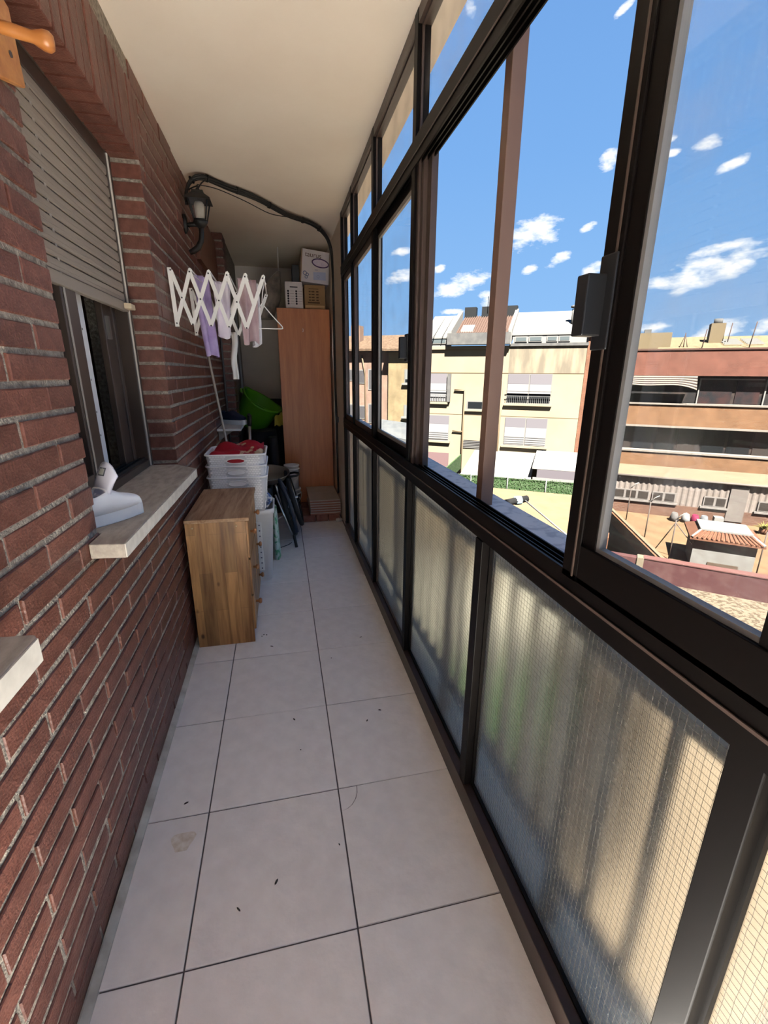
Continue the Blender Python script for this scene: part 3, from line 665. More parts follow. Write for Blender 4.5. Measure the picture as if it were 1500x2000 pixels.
# ---- three nested white wicker-look baskets, the top one full of red cloth
WEAVE = mat('white_weave', (.90, .90, .91), .45)
def basket(z0, h, label, full):
    x0, x1, y0, y1 = 0.046, 0.402, 2.930, 3.285
    g = root('storage_basket', ((x0 + x1) / 2, (y0 + y1) / 2, z0), label, 'basket', 'nested white storage baskets')
    ti = 0.022; wall_ = MB()
    R_ = lambda t, o: rrect(x0 + ti * (1 - t) + o, x1 - ti * (1 - t) - o, y0 + ti * (1 - t) + o, y1 - ti * (1 - t) - o, z0 + h * t, 0.035 - o * .8)
    wall_.loft([R_(0, 0), R_(.5, 0), R_(1, 0), R_(1, .005), R_(.5, .005), R_(.03, .005)], (True, True), smooth=True)
    build('shell', wall_, mat('basket_shell_shade', (.66, .66, .68), .5), g)  # shell greyed so the gaps in the weave look shaded
    rim = MB(); rim.tube([p for p in rrect(x0 - .004, x1 + .004, y0 - .004, y1 + .004, z0 + h, 0.037)], 0.006, 6, closed=True)
    build('rim', rim, WEAVE, g)
    wv = MB(); rows = int((h if full else 0.075) / 0.0125)
    rows = 6 if full != 1 else int((h - 0.01) / 0.0125)
    zs = z0 + h - 0.012
    for r_ in range(rows):
        z = zs - 0.0125 * r_; t = (z - z0) / h
        ya, xb = y0 + ti * (1 - t), x1 - ti * (1 - t)
        for k in range(18):
            x = x0 + 0.03 + (x1 - x0 - 0.06) * (k + (0.5 if r_ % 2 else 0)) / 18
            if abs(x - 0.225) < 0.06 and zs - z < 0.055: continue
            wv.box(x - 0.0068, x + 0.0068, ya - 0.0036, ya + 0.001, z - 0.0042, z + 0.0042)
        for k in range(17):
            y = y0 + 0.035 + (y1 - y0 - 0.07) * (k + (0.5 if r_ % 2 else 0)) / 17
            wv.box(xb - 0.001, xb + 0.0036, y - 0.0068, y + 0.0068, z - 0.0042, z + 0.0042)
    o = build('weave', wv, WEAVE, g); o['kind'] = 'stuff'
    # oval hand hold: a raised ring with the opening inside
    zc = z0 + h - 0.038; ov = [(0.225 + 0.043 * math.cos(a) * (1.0) + (0.012 if math.cos(a) > 0 else -0.012), y0 - .0015, zc + 0.0155 * math.sin(a)) for a in [2 * math.pi * k / 24 for k in range(24)]]
    hh = build('hand_hold', MB().tube(ov, 0.0042, 6, closed=True), WHITEP, g)
    build('opening', MB().prism(ov, (0, 0.0002, 0), (0, 0.003, 0)), mat('red_fabric_dark', (.32, .01, .02), .9) if full == 2 else WEAVE, hh)
    return g
basket(0.532, 0.235, 'lowest of three nested white woven plastic baskets on the laundry bin', 1)
basket(0.604, 0.235, 'middle of three nested white woven plastic baskets on the laundry bin', 0)
basket(0.676, 0.235, 'topmost white woven plastic basket holding the red cloth', 2)
RED = mat('red_print', (.42, .008, .022), .9, color2=(.72, .52, .32), scale=9, contrast=(.60, .63))
def redf(u, v):
    x = 0.062 + 0.326 * u; y = 2.955 + 0.32 * v
    e = (1 - (2 * u - 1) ** 6) * (1 - (2 * v - 1) ** 6)
    z = 0.885 + 0.060 * e * (0.35 + v * 0.9) + 0.010 * math.sin(14 * u + 5 * v) + 0.008 * math.sin(9 * v + 12 * u * v) + (0.05 * max(0, u - .78) * 4 * v)
    return (x, y, z)
tag(build('red_cloth', MB().sheet(redf, 26, 22, 0.008), RED), 'bright red patterned cloth heaped in the top white basket', 'cloth')

# ---- wardrobe
wr = root('wardrobe', (0.78, 5.2, 0), 'tall cherry laminate wardrobe at the end of the balcony', 'wardrobe')
build('side_panel', box(0.530, 0.548, 4.94, 5.45, 0.0, 2.012), CHERRY, wr, .001); build('side_panel', box(1.028, 1.046, 4.94, 5.45, 0.0, 2.012), CHERRY, wr, .001)
build('top_panel', box(0.548, 1.028, 4.94, 5.45, 1.994, 2.012), CHERRY, wr); build('back_panel', box(0.548, 1.028, 5.44, 5.446, 0.02, 1.994), CHERRY, wr)
dr = build('door', box(0.532, 1.044, 4.918, 4.938, 0.03, 2.010), CHERRY, wr, .002)
build('hook', MB().tube([(0.775, 4.917, 1.825), (0.775, 4.903, 1.822), (0.778, 4.898, 1.808), (0.775, 4.902, 1.795), (0.772, 4.908, 1.798)], 0.004, 6), mat('pink_white_hook', (.75, .55, .45), .4), dr)
build('plinth', box(0.548, 1.028, 4.96, 4.975, 0.0, 0.06), CHERRY, wr)

# ---- boxes on the wardrobe
def carton(name, x0, x1, y0, y1, z0, z1, m, label, rz=0.0):
    g = root(name, ((x0 + x1) / 2, (y0 + y1) / 2, z0), label, 'box')
    build('carton', box(x0, x1, y0, y1, z0, z1), m, g, .002); return g
INK = mat('black_ink', (.015, .013, .02), .7); BINK = mat('blue_ink', (.08, .14, .34), .7); PINK_INK = mat('violet_ink', (.10, .05, .16), .7)
g = carton('cardboard_box', 0.622, 0.790, 4.95, 5.20, 2.013, 2.252, mat('white_card', (.66, .60, .60), .7), 'white printed carton standing on the wardrobe')
build('printed_bar', box(.668, .742, 4.949, 4.951, 2.200, 2.210), INK, g)
dot = mesh_of('printed_dot', MB().lathe([(0.0095, 0), (0.0095, .0008), (0, .0009)], 12, RX(math.pi / 2)), INK); line = mesh_of('printed_line', box(-.020, .020, -.0008, 0, -.0011, .0011), mat('grey_ink', (.25, .2, .22), .7))
for i in range(6):
    for x in (0.650, 0.728): place('printed_dot', dot, (x, 4.9495, 2.168 - .0225 * i), g); place('printed_line', line, (x + .036, 4.9495, 2.168 - .0225 * i), g)
g = carton('cardboard_box', 0.808, 1.010, 4.955, 5.20, 2.013, 2.232, mat('brown_card', (.36, .22, .10), .85, color2=(.30, .18, .08), scale=5), 'brown cardboard box standing on the wardrobe under the white appliance box')
for i in range(4):
    for x0, x1 in ((.850, .868), (.875, .905), (.922, .945)): build('printed_mark', box(x0, x1, 4.953, 4.955, 2.172 - .026 * i - .006, 2.172 - .026 * i + .006), mat('brown_ink', (.10, .05, .02), .8), g)
build('printed_bar', box(.850, .945, 4.953, 4.955, 2.193, 2.199), mat('brown_ink', (.1, .05, .02), .8), g)
build('printed_bar', box(.838, .955, 4.953, 4.955, 2.066, 2.078), MATS['brown_ink'], g)
build('flap', MB().hexa([(0.812, 4.954, 2.018), (1.0, 4.954, 2.018), (1.0, 4.957, 2.018), (.812, 4.957, 2.018), (.812, 4.935, 2.045), (1.0, 4.935, 2.045), (1.0, 4.938, 2.045), (.812, 4.938, 2.045)]), mat('pale_card', (.55, .36, .18), .8), g)
WBOX = mat('appliance_box_white', (.64, .56, .52), .6, color2=(.60, .58, .66), scale=2.2)
g = root('appliance_box', (0.92, 5.05, 2.234), 'white appliance box with purple oval picture leaning atop the brown carton', 'box')
ap = MB(); ap.hexa([(0.780, 4.945, 2.260), (1.045, 4.945, 2.236), (1.045, 5.20, 2.236), (0.780, 5.20, 2.260), (0.806, 4.945, 2.548), (1.062, 4.945, 2.520), (1.062, 5.20, 2.520), (0.806, 5.20, 2.548)])
build('carton', ap, WBOX, g, .002)
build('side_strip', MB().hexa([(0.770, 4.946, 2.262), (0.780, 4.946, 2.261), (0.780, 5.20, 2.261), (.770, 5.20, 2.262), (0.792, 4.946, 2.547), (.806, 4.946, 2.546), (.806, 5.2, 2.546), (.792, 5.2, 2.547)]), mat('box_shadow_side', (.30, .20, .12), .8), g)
text('lettering', 'taurus', 0.062, (0.905, 4.9435, 2.492), (math.pi / 2, math.radians(6), 0), mat('brown_black_ink', (.09, .04, .02), .7), g, scale_x=1.0)
ov = [(0.972 + 0.078 * math.cos(a), 4.9435, 2.424 + 0.036 * math.sin(a) - 0.010 * math.cos(a)) for a in [2 * math.pi * k / 28 for k in range(28)]]
build('printed_oval', MB().tube(ov, 0.0052, 5, closed=True), PINK_INK, g)
build('printed_oval_fill', MB().prism(ov, (0, .0008, 0), (0, .0016, 0)), mat('lilac_ink', (.56, .45, .60), .6, color2=(.72, .62, .68), scale=30), g)
for cx, cz, r_ in ((0.818, 2.335, .016), (0.842, 2.322, .012), (.83, 2.30, .012), (.945, 2.305, .012)):
    build('printed_ring', MB().tube([(cx + r_ * math.cos(a), 4.944, cz + r_ * math.sin(a)) for a in [2 * math.pi * k / 14 for k in range(14)]], .0024, 4, closed=True), BINK, g)
build('printed_patch', box(.90, 1.02, 4.9425, 4.9445, 2.275, 2.345), mat('pale_blue_print', (.42, .47, .66), .6), g)
build('printed_line', box(.915, .945, 4.942, 4.944, 2.362, 2.366), BINK, g)
tag(carton('black_case', 0.700, 0.765, 5.0, 5.22, 2.253, 2.410, mat('black_case', (.018, .020, .024), .5), 'black case standing beside the white appliance box'), None)
# clear plastic bag stuffed beside the wardrobe
bgm = mat('bagged_grey_stuff', (.30, .25, .20), .3, color2=(.10, .08, .07), scale=9, bump=.6, bump_scale=14)
pb = root('plastic_bag', (.44, 5.15, 1.93), 'crumpled clear plastic bag hanging from a cord beside the wardrobe top', 'plastic bag')
build('bag', MB().loft([[Vector((0.41 + (0.085 + .035 * math.sin(t * 3.0)) * (1 - .78 * t ** 3) * math.cos(a) * (1 + .12 * math.sin(3 * a + 5 * t)) + .16 * t ** 1.5, 5.15 + .12 * (1 - .6 * t ** 2) * math.sin(a), 1.93 + .44 * t)) for a in [2 * math.pi * k / 16 for k in range(16)]] for t in [q / 12 for q in range(13)]], (True, True)), bgm, pb)
build('cord', MB().tube([(.57, 5.15, 2.36), (.575, 5.15, 2.59)], .003, 5), WHITEM, pb)

# ---- stack of spare tiles on bricks
g = root('tile_stack_base', (0.85, 4.5, 0), 'red bricks lying under the pile of spare tiles', 'bricks')
for i, (x0, x1) in enumerate(((0.672, 0.79), (0.80, 0.91), (0.92, 1.03))):
    build('brick', box(x0, x1, 4.295, 4.54, 0.0, 0.068), mat('loose_brick', (.22, .08, .055), .85, color2=(.32, .15, .11), scale=20), g, .004); build('brick', box(x0, x1, 4.56, 4.80, 0.0, 0.068), MATS['loose_brick'], g, .004)
pos = ['lowest', 'second', 'third', 'fourth', 'fifth', 'topmost']
TL = mat('spare_tile', (.52, .48, .45), .5, color2=(.45, .41, .38), scale=12); TB = mat('spare_tile_clay', (.30, .14, .10), .8)
for i in range(6):
    z = 0.0685 + 0.0245 * i; dx, dy = random.uniform(-.004, .004), random.uniform(-.004, .004)
    t = root('spare_tile', (0.89, 4.6, z), f'{pos[i]} pale tile in the pile before the wardrobe', 'tile', 'pile of spare tiles')
    build('face', box(0.742 + dx, 1.040 + dx, 4.294 + dy, 4.885 + dy, z + .016, z + .0235), TL, t, .001)
    build('body', box(0.744 + dx, 1.038 + dx, 4.296 + dy, 4.883 + dy, z, z + .016), TB, t)
mb = MB()
for k in range(7): a = 2 * math.pi * k / 7; mb.lathe([(0, -.018), (.014, -.012), (.018, 0), (.012, .013), (0, .017)], 7, TR(1.018 + .018 * math.cos(a), 4.262 + .01 * math.sin(a), .018))
tag(build('crumpled_paper', mb, mat('paper_white', (.72, .68, .64), .8)), 'small crumpled white paper on the floor by the tiles', 'paper')

# ---- buckets
def bucket(name, x, y, z0, h, r, m, label, band=None):
    g = root(name, (x, y, z0), label, 'bucket')
    build('body', MB().lathe([(r * .86, 0), (r, h), (r + .006, h), (r + .006, h + .012), (r - .006, h + .012), (r * .86 - .004, .006)], 24, TR(x, y, z0)), m, g)
    build('rim', MB().lathe([(r + .002, h * .86), (r + .007, h * .87), (r + .007, h * .90), (r + .002, h * .91)], 24, TR(x, y, z0), closed=True), m, g)
    build('bail', MB().tube([(x + (r + .008) * math.cos(a), y - .004 + (-(r + .03)) * math.sin(a), z0 + h * .86 - .09 * math.sin(a)) for a in [math.pi * k / 12 for k in range(13)]], .003, 6), STEEL, g)
    if band: build('label_band', MB().lathe([(r * (.86 + .14 * band[0]) + .0015, h * band[0]), (r * (.86 + .14 * band[1]) + .0015, h * band[1])], 24, TR(x, y, z0), closed=True), band[2], g)
    return g
bucket('paint_bucket', 0.570, 4.52, 0.0, 0.285, 0.095, mat('grey_white_bucket', (.55, .55, .54), .5), 'lower paint bucket with a dark printed label beside the bicycle', (.42, .92, mat('dark_label', (.03, .035, .05), .6, color2=(.60, .62, .64), scale=22, contrast=(.56, .6))))
g = bucket('white_bucket', 0.588, 4.52, 0.298, 0.225, 0.070, WHITEP, 'upper white plastic bucket stacked on the dark labelled bucket')
for i in range(3): build('printed_block', box(0.518 + .035 * i, 0.542 + .035 * i, 4.4225 + .003 * abs(i - 1), 4.428, 0.185, 0.212), mat('label_white', (.7, .7, .7), .6), bpy.data.objects['paint_bucket'], .003)

# ---- black crate behind the bin carrying the pan
tag(build('storage_crate', MB().loft([rrect(.12, .39, 3.72, 4.08, 0, .03), rrect(.10, .41, 3.70, 4.10, .50, .03), rrect(.115, .395, 3.715, 4.085, .50, .028), rrect(.135, .375, 3.735, 4.065, .05, .026)], (True, True)), mat('crate_black', (.02, .02, .022), .5)), 'black plastic crate behind the white laundry bin', 'crate')
pn = root('paella_pan', (0.36, 3.93, 0.50), 'wide steel pan with two black loop handles', 'pan')
PT = TR(0.36, 3.93, 0.585) @ RX(math.radians(8))
build('bowl', MB().lathe([(0.0, -.07), (.13, -.068), (.165, -.05), (.198, 0.0), (.203, .002), (.201, .005), (.19, -.002), (.16, -.046), (.12, -.062), (0, -.064)], 32, PT), mat('pan_steel', (.32, .31, .29), .35, metal=.8), pn)
for a in (-0.25, math.pi - .25):
    M_ = PT @ RZ(a)
    build('handle', MB().tube([M_ @ Vector(p) for p in ((.195, -.045, -.012), (.235, -.05, -.004), (.275, -.03, 0), (.282, 0, 0), (.275, .03, 0), (.235, .05, -.004), (.195, .045, -.012))], .010, 7), BLACKP, pn)
mb = MB().tube([(0.47 + .05 * math.cos(a), 3.72, 0.44 + .018 * math.sin(a)) for a in [2 * math.pi * k / 14 for k in range(14)]], .009, 6, closed=True)

# ---- small folded bicycle leaning, seen edge on
bk = root('bicycle', (0.52, 3.75, 0), 'small dark bicycle leaning on the clutter, its wheels seen edge on', 'bicycle')
LD = Vector((-0.24, 0, 0.97)).normalized(); YD = Vector((0, 1, 0)); ND = LD.cross(YD)
TYRE = mat('tyre', (.012, .012, .013), .7); FR = mat('blue_black_frame', (.02, .028, .05), .35)
def wheel(cx, R_, n):
    c_ = Vector(cx); ci = lambda r: [c_ + (LD * math.cos(a) + YD * math.sin(a)) * r for a in [2 * math.pi * k / 28 for k in range(28)]]
    w = build('wheel', MB().tube(ci(R_), .020, 8, closed=True), TYRE, bk)
    build('rim', MB().tube(ci(R_ - .026), .008, 6, closed=True), STEEL, w)
    build('hub', MB().tube([c_ - ND * .035, c_ + ND * .035], .014, 8), STEEL, w)
    sp = MB()
    for k in range(14): a = 2 * math.pi * k / 14; sp.tube([c_, c_ + (LD * math.cos(a) + YD * math.sin(a)) * (R_ - .03)], .0012, 4)
    build('spokes', sp, STEEL, w)
def lp(up, out, y): return tuple(Vector((0.588, 0, 0.02)) + LD * up + ND * out + Vector((0, y, 0)))
wheel(lp(.262, 0, 3.92), .245, 0); wheel(lp(.30, -.075, 4.02), .245, 1)
fk = MB()
for s_ in (-.028, .034): fk.tube([lp(.262, s_, 3.90), lp(.40, s_, 3.80), lp(.52, s_ * .6, 3.72)], .010, 8)
build('fork', fk, STEEL, bk)
build('frame', MB().tube([lp(.56, -.02, 3.70), lp(.34, -.045, 3.68), lp(.10, -.03, 3.66)], .016, 8).tube([lp(.56, -.02, 3.70), lp(.30, -.06, 3.95)], .014, 8), FR, bk)
build('chrome_strut', MB().tube([lp(.46, .045, 3.66), lp(.10, .012, 3.64)], .008, 6).tube([lp(.52, .10, 3.70), lp(.32, .12, 3.68)], .006, 6), STEEL, bk)
build('stand_foot', MB().tube([lp(.09, .0, 3.64), lp(-.015, .01, 3.63)], .013, 7), RUBBER, bk)
pd = build('crank', MB().tube([lp(.26, .03, 3.72), lp(.24, .12, 3.70)], .008, 6), STEEL, bk)
build('pedal', MB().bar(lp(.29, .125, 3.69), lp(.19, .125, 3.69), .03, .05), RUBBER, bk)
tag(build('floor_wire', MB().tube([(0.42, 3.62, .004), (0.47, 3.66, .004), (0.52, 3.70, .005), (0.545, 3.75, .004)], .003, 5), RUBBER), 'thin black wire on the floor beside the bicycle', 'wire')
tag(build('shopping_bag', MB().loft([[Vector((0.425 + .030 * math.cos(a) * (1 - .4 * t), 3.48 + .10 * math.sin(a), .0 + .40 * t)) for a in [2 * math.pi * k / 12 for k in range(12)]] for t in (0, .2, .5, .8, 1)], (True, True)), mat('green_white_print', (.55, .66, .56), .6, color2=(.10, .36, .18), scale=22, contrast=(.5, .58))), 'green and white printed bag behind the laundry bin', 'bag')

# ---- green tub tipped on dark clutter, yellow cloth, vacuum, shelf
tb = root('plastic_tub', (0.29, 5.2, 0.80), 'bright green plastic tub tipped on its side beside the wardrobe', 'tub')
TM = TR(0.247, 5.24, 0.985) @ RY(math.radians(32)) @ RX(math.radians(12))
build('tub_body', MB().lathe([(0.0, -.155), (.155, -.15), (.175, -.13), (.215, .15), (.225, .158), (.228, .15), (.220, .16), (.205, .15), (.165, -.125), (0, -.135)], 28, TM), mat('green_plastic', (.10, .36, .012), .38), tb)
build('rim', MB().tube([TM @ Vector((.222 * math.cos(a), .222 * math.sin(a), .156 + .022 * math.cos(2 * a))) for a in [2 * math.pi * k / 32 for k in range(32)]], .008, 6, closed=True), mat('green_rim', (.14, .45, .03), .35), tb)
build('handle', MB().tube([TM @ Vector((-.225 - .02 * math.sin(math.pi * k / 8), -.06 + .12 * k / 8, .14)) for k in range(9)], .012, 6), MATS['green_rim'], tb)
DK = mat('black_fabric', (.010, .010, .012), .9)
tag(build('dark_sack', MB().loft([[Vector((0.30 + (.20 - .05 * t) * math.cos(a) * (1 + .08 * math.sin(4 * a + 3 * t)), 5.15 + .35 * math.sin(a) * (1 - .2 * t), .82 * t)) for a in [2 * math.pi * k / 16 for k in range(16)]] for t in (0, .25, .5, .75, .94, 1)], (True, True)), DK), 'large black sack of clutter under the green tub', 'sack')
tag(build('yellow_cloth', MB().sheet(lambda u, v: (.445 + .09 * u, 5.02 + .05 * math.sin(3 * u + v), .86 + .15 * v * (.6 + .4 * u) + .01 * math.sin(9 * u)), 8, 8, .012), mat('mustard', (.42, .33, .04), .9)), 'mustard yellow cloth tucked between green tub and wardrobe', 'cloth')
tag(build('dark_backpack', MB().loft([[Vector((.42 + (.065 - .02 * t) * math.cos(a), 4.76 + .10 * math.sin(a), .55 * 0 + .78 * t)) for a in [2 * math.pi * k / 14 for k in range(14)]] for t in (0, .3, .6, .85, 1)], (True, True)), mat('charcoal_fabric', (.022, .022, .026), .8)), 'charcoal backpack standing beside the wardrobe edge', 'backpack')
vc = root('vacuum_cleaner', (0.23, 4.2, 0), 'upright stick vacuum with silver tube and black grip', 'vacuum cleaner')
build('tube', MB().tube([(.205, 4.2, .08), (.240, 4.2, .97)], .015, 10), STEEL, vc)
build('grip', MB().tube([(.240, 4.2, .955), (.243, 4.2, 1.0), (.246, 4.19, 1.04), (.244, 4.16, 1.055)], [.019, .019, .020, .012], 10), BLACKP, vc)
build('floor_head', box(.10, .31, 4.13, 4.27, 0, .06), BLACKP, vc, .01); build('motor', MB().lathe([(0, 0), (.05, 0), (.055, .2), (.03, .26), (0, .26)], 14, TR(.175, 4.2, .35)), BLACKP, vc)
sh = root('wall_shelf', (.09, 4.1, .93), 'small white shelf on the brick wall carrying a navy sneaker', 'shelf')
build('board', box(.003, .19, 3.9, 4.55, .945, .963), WHITEM, sh, .002)
for y in (3.98, 4.45): build('bracket', MB().prism([(.003, y, .945), (.13, y, .945), (.003, y, .86)], (0, -.004, 0), (0, .004, 0)), mat('bracket_grey', (.3, .29, .27), .5), sh)

# ---- sneakers
def sneaker(name, M, L_, up, sole, tongue, label, open_tongue=True):
    g = root(name, M.translation, label, 'sneaker'); W = L_ * .185
    wid = lambda t: W * (0.62 + .38 * math.sin(min(1, t * 1.15) * math.pi) ** .6) * (1.0 if t < .93 else max(.25, 1 - ((t - .93) / .07) ** 2 * .6)) * (1 if t > .05 else .72 + 5.6 * t)
    ts = [0, .03, .08, .16, .26, .36, .46, .56, .66, .76, .86, .93, .97, 1.0]
    so_ = MB(); outline = [(L_ * (t - .5), wid(t), 0) for t in ts] + [(L_ * (t - .5), -wid(t) * .92, 0) for t in reversed(ts)]
    so_.prism([M @ Vector(p) for p in outline], (0, 0, 0), M.to_3x3() @ Vector((0, 0, .040 * L_ / .25)))
    build('sole', so_, sole, g, .003)
    K = L_ / .24; HP = ((0, .088), (.06, .105), (.14, .108), (.26, .096), (.38, .104), (.48, .112), (.58, .100), (.70, .084), (.84, .074), (.93, .066), (.97, .058), (1.0, .046))
    def h(t):
        for (a, va), (b, vb) in zip(HP, HP[1:]):
            if t <= b: return K * (va + (vb - va) * (t - a) / (b - a))
        return K * HP[-1][1]
    ts = [0, .02, .06, .14, .22, .30, .38, .46, .54, .62, .70, .78, .86, .92, .96, .985, 1.0]; n = 15; z0_ = .036 * K
    u_ = MB(); V = []; F_ = []
    for t in ts:
        w = wid(t) * (.96 if t < .9 else .9)
        for k in range(n):
            a = math.pi * k / (n - 1); c_, s_ = math.cos(a), math.sin(a)
            V.append(M @ Vector((L_ * (t - .5) * .985, w * math.copysign(abs(c_) ** (.62 if t > .5 else .42), c_), z0_ + (h(t) - z0_) * s_ ** (.75 if t > .5 else .6))))
    for i in range(len(ts) - 1):
        for k in range(n - 1):
            if .05 < ts[i] and ts[i + 1] <= .47 and 4 <= k <= 9: continue
            F_.append((i * n + k, i * n + k + 1, (i + 1) * n + k + 1, (i + 1) * n + k))
    F_.append(tuple(range(n)))
    u_._add(V, F_, True); u = build('upper', u_, up, g)
    so2 = u.modifiers.new('thickness', 'SOLIDIFY'); so2.thickness = .005; so2.offset = -1
    mb = MB(); rimp = []
    for t in (.06, .14, .22, .30, .38, .46):
        rimp.append(t)
    build('insole', MB().prism([M @ Vector((L_ * (t - .5), wid(t) * .8 * s2, z0_ + .004)) for t, s2 in ((.06, .8), (.2, 1), (.45, 1), (.6, .8), (.6, -.8), (.45, -1), (.2, -1), (.06, -.8))], (0, 0, 0), (0, 0, .004)), tongue, g)
    if open_tongue:
        def tg(a, b):
            w = L_ * (.17 + .06 * b) ; y = (a - .5) * 2 * w * .8
            return M @ Vector((L_ * (-.02 + .04 * b + .10 * b * b), y, L_ * (.34 + .42 * b) - .03 * (2 * a - 1) ** 2 * (b + .3)))
        tgo = build('tongue', MB().sheet(tg, 8, 8, .010), tongue, g)
        q = [tg(a, b) for a, b in ((.34, .62), (.66, .62), (.66, .86), (.34, .86))]; nrm = (q[1] - q[0]).cross(q[3] - q[0]).normalized()
        if nrm.dot(Vector((.52, 0, 1.4)) - q[0]) < 0: nrm = -nrm
        build('size_label', MB().prism(q, nrm * .005, nrm * .0065), mat('shoe_label_frame', (.12, .12, .14), .8), tgo)
        q2 = [q[0].lerp(q[2], .14), q[1].lerp(q[3], .14), q[2].lerp(q[0], .14), q[3].lerp(q[1], .14)]
        build('label_print', MB().prism(q2, nrm * .006, nrm * .0075), mat('shoe_label', (.5, .5, .45), .8), tgo)
    return g
SHW = mat('white_leather', (.90, .90, .91), .45); SHL = mat('lilac_lining', (.74, .72, .80), .8)
sneaker('sneaker', TR(-0.018, 1.468, .9625) @ RZ(math.atan2(.78, .62)), .235, SHW, mat('white_sole', (.82, .83, .84), .5), SHL, 'white leather sneaker with its tongue pulled up on the stone sill')
sneaker('sneaker', TR(0.105, 4.28, .9635) @ RZ(math.radians(-35)), .26, mat('navy_mesh', (.018, .022, .05), .8), mat('white_sole', (.82, .83, .84), .5), SHL, 'navy blue running shoe with white sole on the small shelf', False)
tag(build('grey_cloth', MB().sheet(lambda u, v: (.062 + .036 * u + .01 * math.sin(5 * v), .52 + .112 * u * 0 + .115 * v, .968 - .05 * (1 - v) * u - .085 * u ** 2 - .006 * math.sin(9 * v)), 8, 8, .006), mat('grey_green_cloth', (.16, .19, .18), .9)), 'grey green cloth hanging over the edge of the near sill', 'cloth')

# ---- crumbs and stains on the tiles
db = MB()
for x, y in ((.345, 2.30), (.355, 2.315), (.37, 2.31), (.40, 2.19), (.62, 1.05), (.43, .98), (.80, 1.55), (.865, 1.60), (.52, 1.45), (.50, 1.62), (.33, .93), (.70, 2.02), (.88, 2.18), (.13, 1.30)):
    r_ = random.uniform(.003, .006); db.lathe([(r_, 0), (r_ * .8, .0015), (0, .002)], 6, TR(x, y, .0008) @ RZ(random.uniform(0, 3)) @ Matrix.Diagonal((random.uniform(.5, 2.2), .6, 1, 1)))
tag(build('floor_crumbs', db, mat('crumb_dark', (.05, .04, .035), .9)), 'dark crumbs and specks scattered over the floor tiles', 'crumbs', kind='stuff')
st = MB(); st.prism([(.145 + .032 * math.cos(a) * (1 + .3 * math.sin(3 * a)), 1.16 + .04 * math.sin(a) * (1 + .25 * math.cos(2 * a)), 0) for a in [2 * math.pi * k / 18 for k in range(18)]], (0, 0, .0009), (0, 0, .0013))
tag(build('dried_stain', st, mat('stain_tan', (.56, .48, .38), .9, color2=(.74, .70, .64), scale=40)), 'tan dried stain on the narrow tile beside the wall', 'stain')

# ---- broom stick leaning on the wall
bs = root('broom', (.15, 3.7, .0), 'long pale broom handle leaning against the brick wall', 'broom')
build('stick', MB().tube([(.014, 3.72, 1.56), (.19, 3.66, .06)], .009, 8), mat('pale_stick', (.52, .46, .38), .5), bs)
build('head', box(.10, .28, 3.60, 3.70, .0, .07), mat('bristle_dark', (.06, .05, .05), .9), bs, .006)
tag(build('wall_pipe', MB().tube([(.012, 4.70, 2.2), (.012, 4.70, .6)], .010, 8), mat('grey_pipe', (.10, .10, .10), .5)), 'thin dark pipe running down the corner of the brick wall', 'pipe')
tag(build('grey_pole', MB().tube([(.092, 5.6, 2.05), (.112, 5.55, .35)], .013, 8), mat('pole_grey', (.34, .34, .35), .4)), 'grey metal pole standing by the dark brick pier', 'pole')
tag(build('white_towel', MB().sheet(lambda u, v: (.232 + .034 * u - .012 * v + .005 * math.sin(8 * v), 3.252 + .010 * math.sin(6 * u + 5 * v), 1.648 - .29 * v), 5, 14, .008), mat('towel_white', (.72, .70, .67), .9)), 'narrow white towel hanging from the far side of the drying rack', 'towel')

# ---- wall lantern
ln = root('wall_lantern', (0, 3.38, 2.27), 'black wall lantern with frosted glass on a curved arm', 'lantern')
BLK = mat('lantern_black', (.014, .014, .013), .45)
build('wall_plate', MB().lathe([(0, 0), (.038, 0), (.036, .012), (.024, .020), (0, .022)], 18, TR(0.0, 3.38, 2.275) @ RY(math.pi / 2) @ Matrix.Diagonal((1.45, 1, 1, 1))), BLK, ln)
build('arm', MB().tube([(0.012, 3.38, 2.268), (.05, 3.38, 2.275), (.075, 3.38, 2.275)], .013, 8).tube([(.096, 3.38, 2.29), (.098, 3.38, 2.235), (.090, 3.38, 2.185), (.068, 3.38, 2.148), (.038, 3.38, 2.128), (.016, 3.38, 2.118)], [.016, .016, .017, .018, .018, .015], 8), BLK, ln)
build('base_cup', MB().lathe([(.016, -.03), (.034, -.012), (.044, .004), (.040, .012), (0, .012)], 12, TR(.096, 3.38, 2.285)), BLK, ln)
def sq(r, z, c=(.098, 3.38)): return [Vector((c[0] + sx * r, c[1] + sy * r, z)) for sx, sy in ((-1, -1), (1, -1), (1, 1), (-1, 1))]
zb_, zt_, rb_, rt_ = 2.298, 2.405, .034, .056
cgm = MB()
for a, b in zip(sq(rb_, zb_), sq(rt_, zt_)): cgm.tube([a, b], .0045, 5)
for r_, z in ((rb_, zb_), (rt_, zt_)):
    q = sq(r_, z)
    for k in range(4): cgm.tube([q[k], q[(k + 1) % 4]], .0045, 5)
build('cage', cgm, BLK, ln)
for k in range(4):
    q0, q1 = sq(rb_ - .001, zb_), sq(rt_ - .001, zt_); c_ = Vector((.098, 3.38, 2.35)); pl = [q0[k], q0[(k + 1) % 4], q1[(k + 1) % 4], q1[k]]
    nrm = ((pl[0] + pl[2]) / 2 - c_); nrm.z = 0; nrm.normalize()
    build('glass_pane', MB().prism(pl, nrm * -.002, nrm * 0), GLASS, ln)
build('shade_tube', MB().lathe([(.024, 0), (.027, .03), (.030, .085), (.022, .098), (0, .1)], 16, TR(.098, 3.38, 2.30)), mat('frosted_tube', (.62, .57, .47), .4), ln)
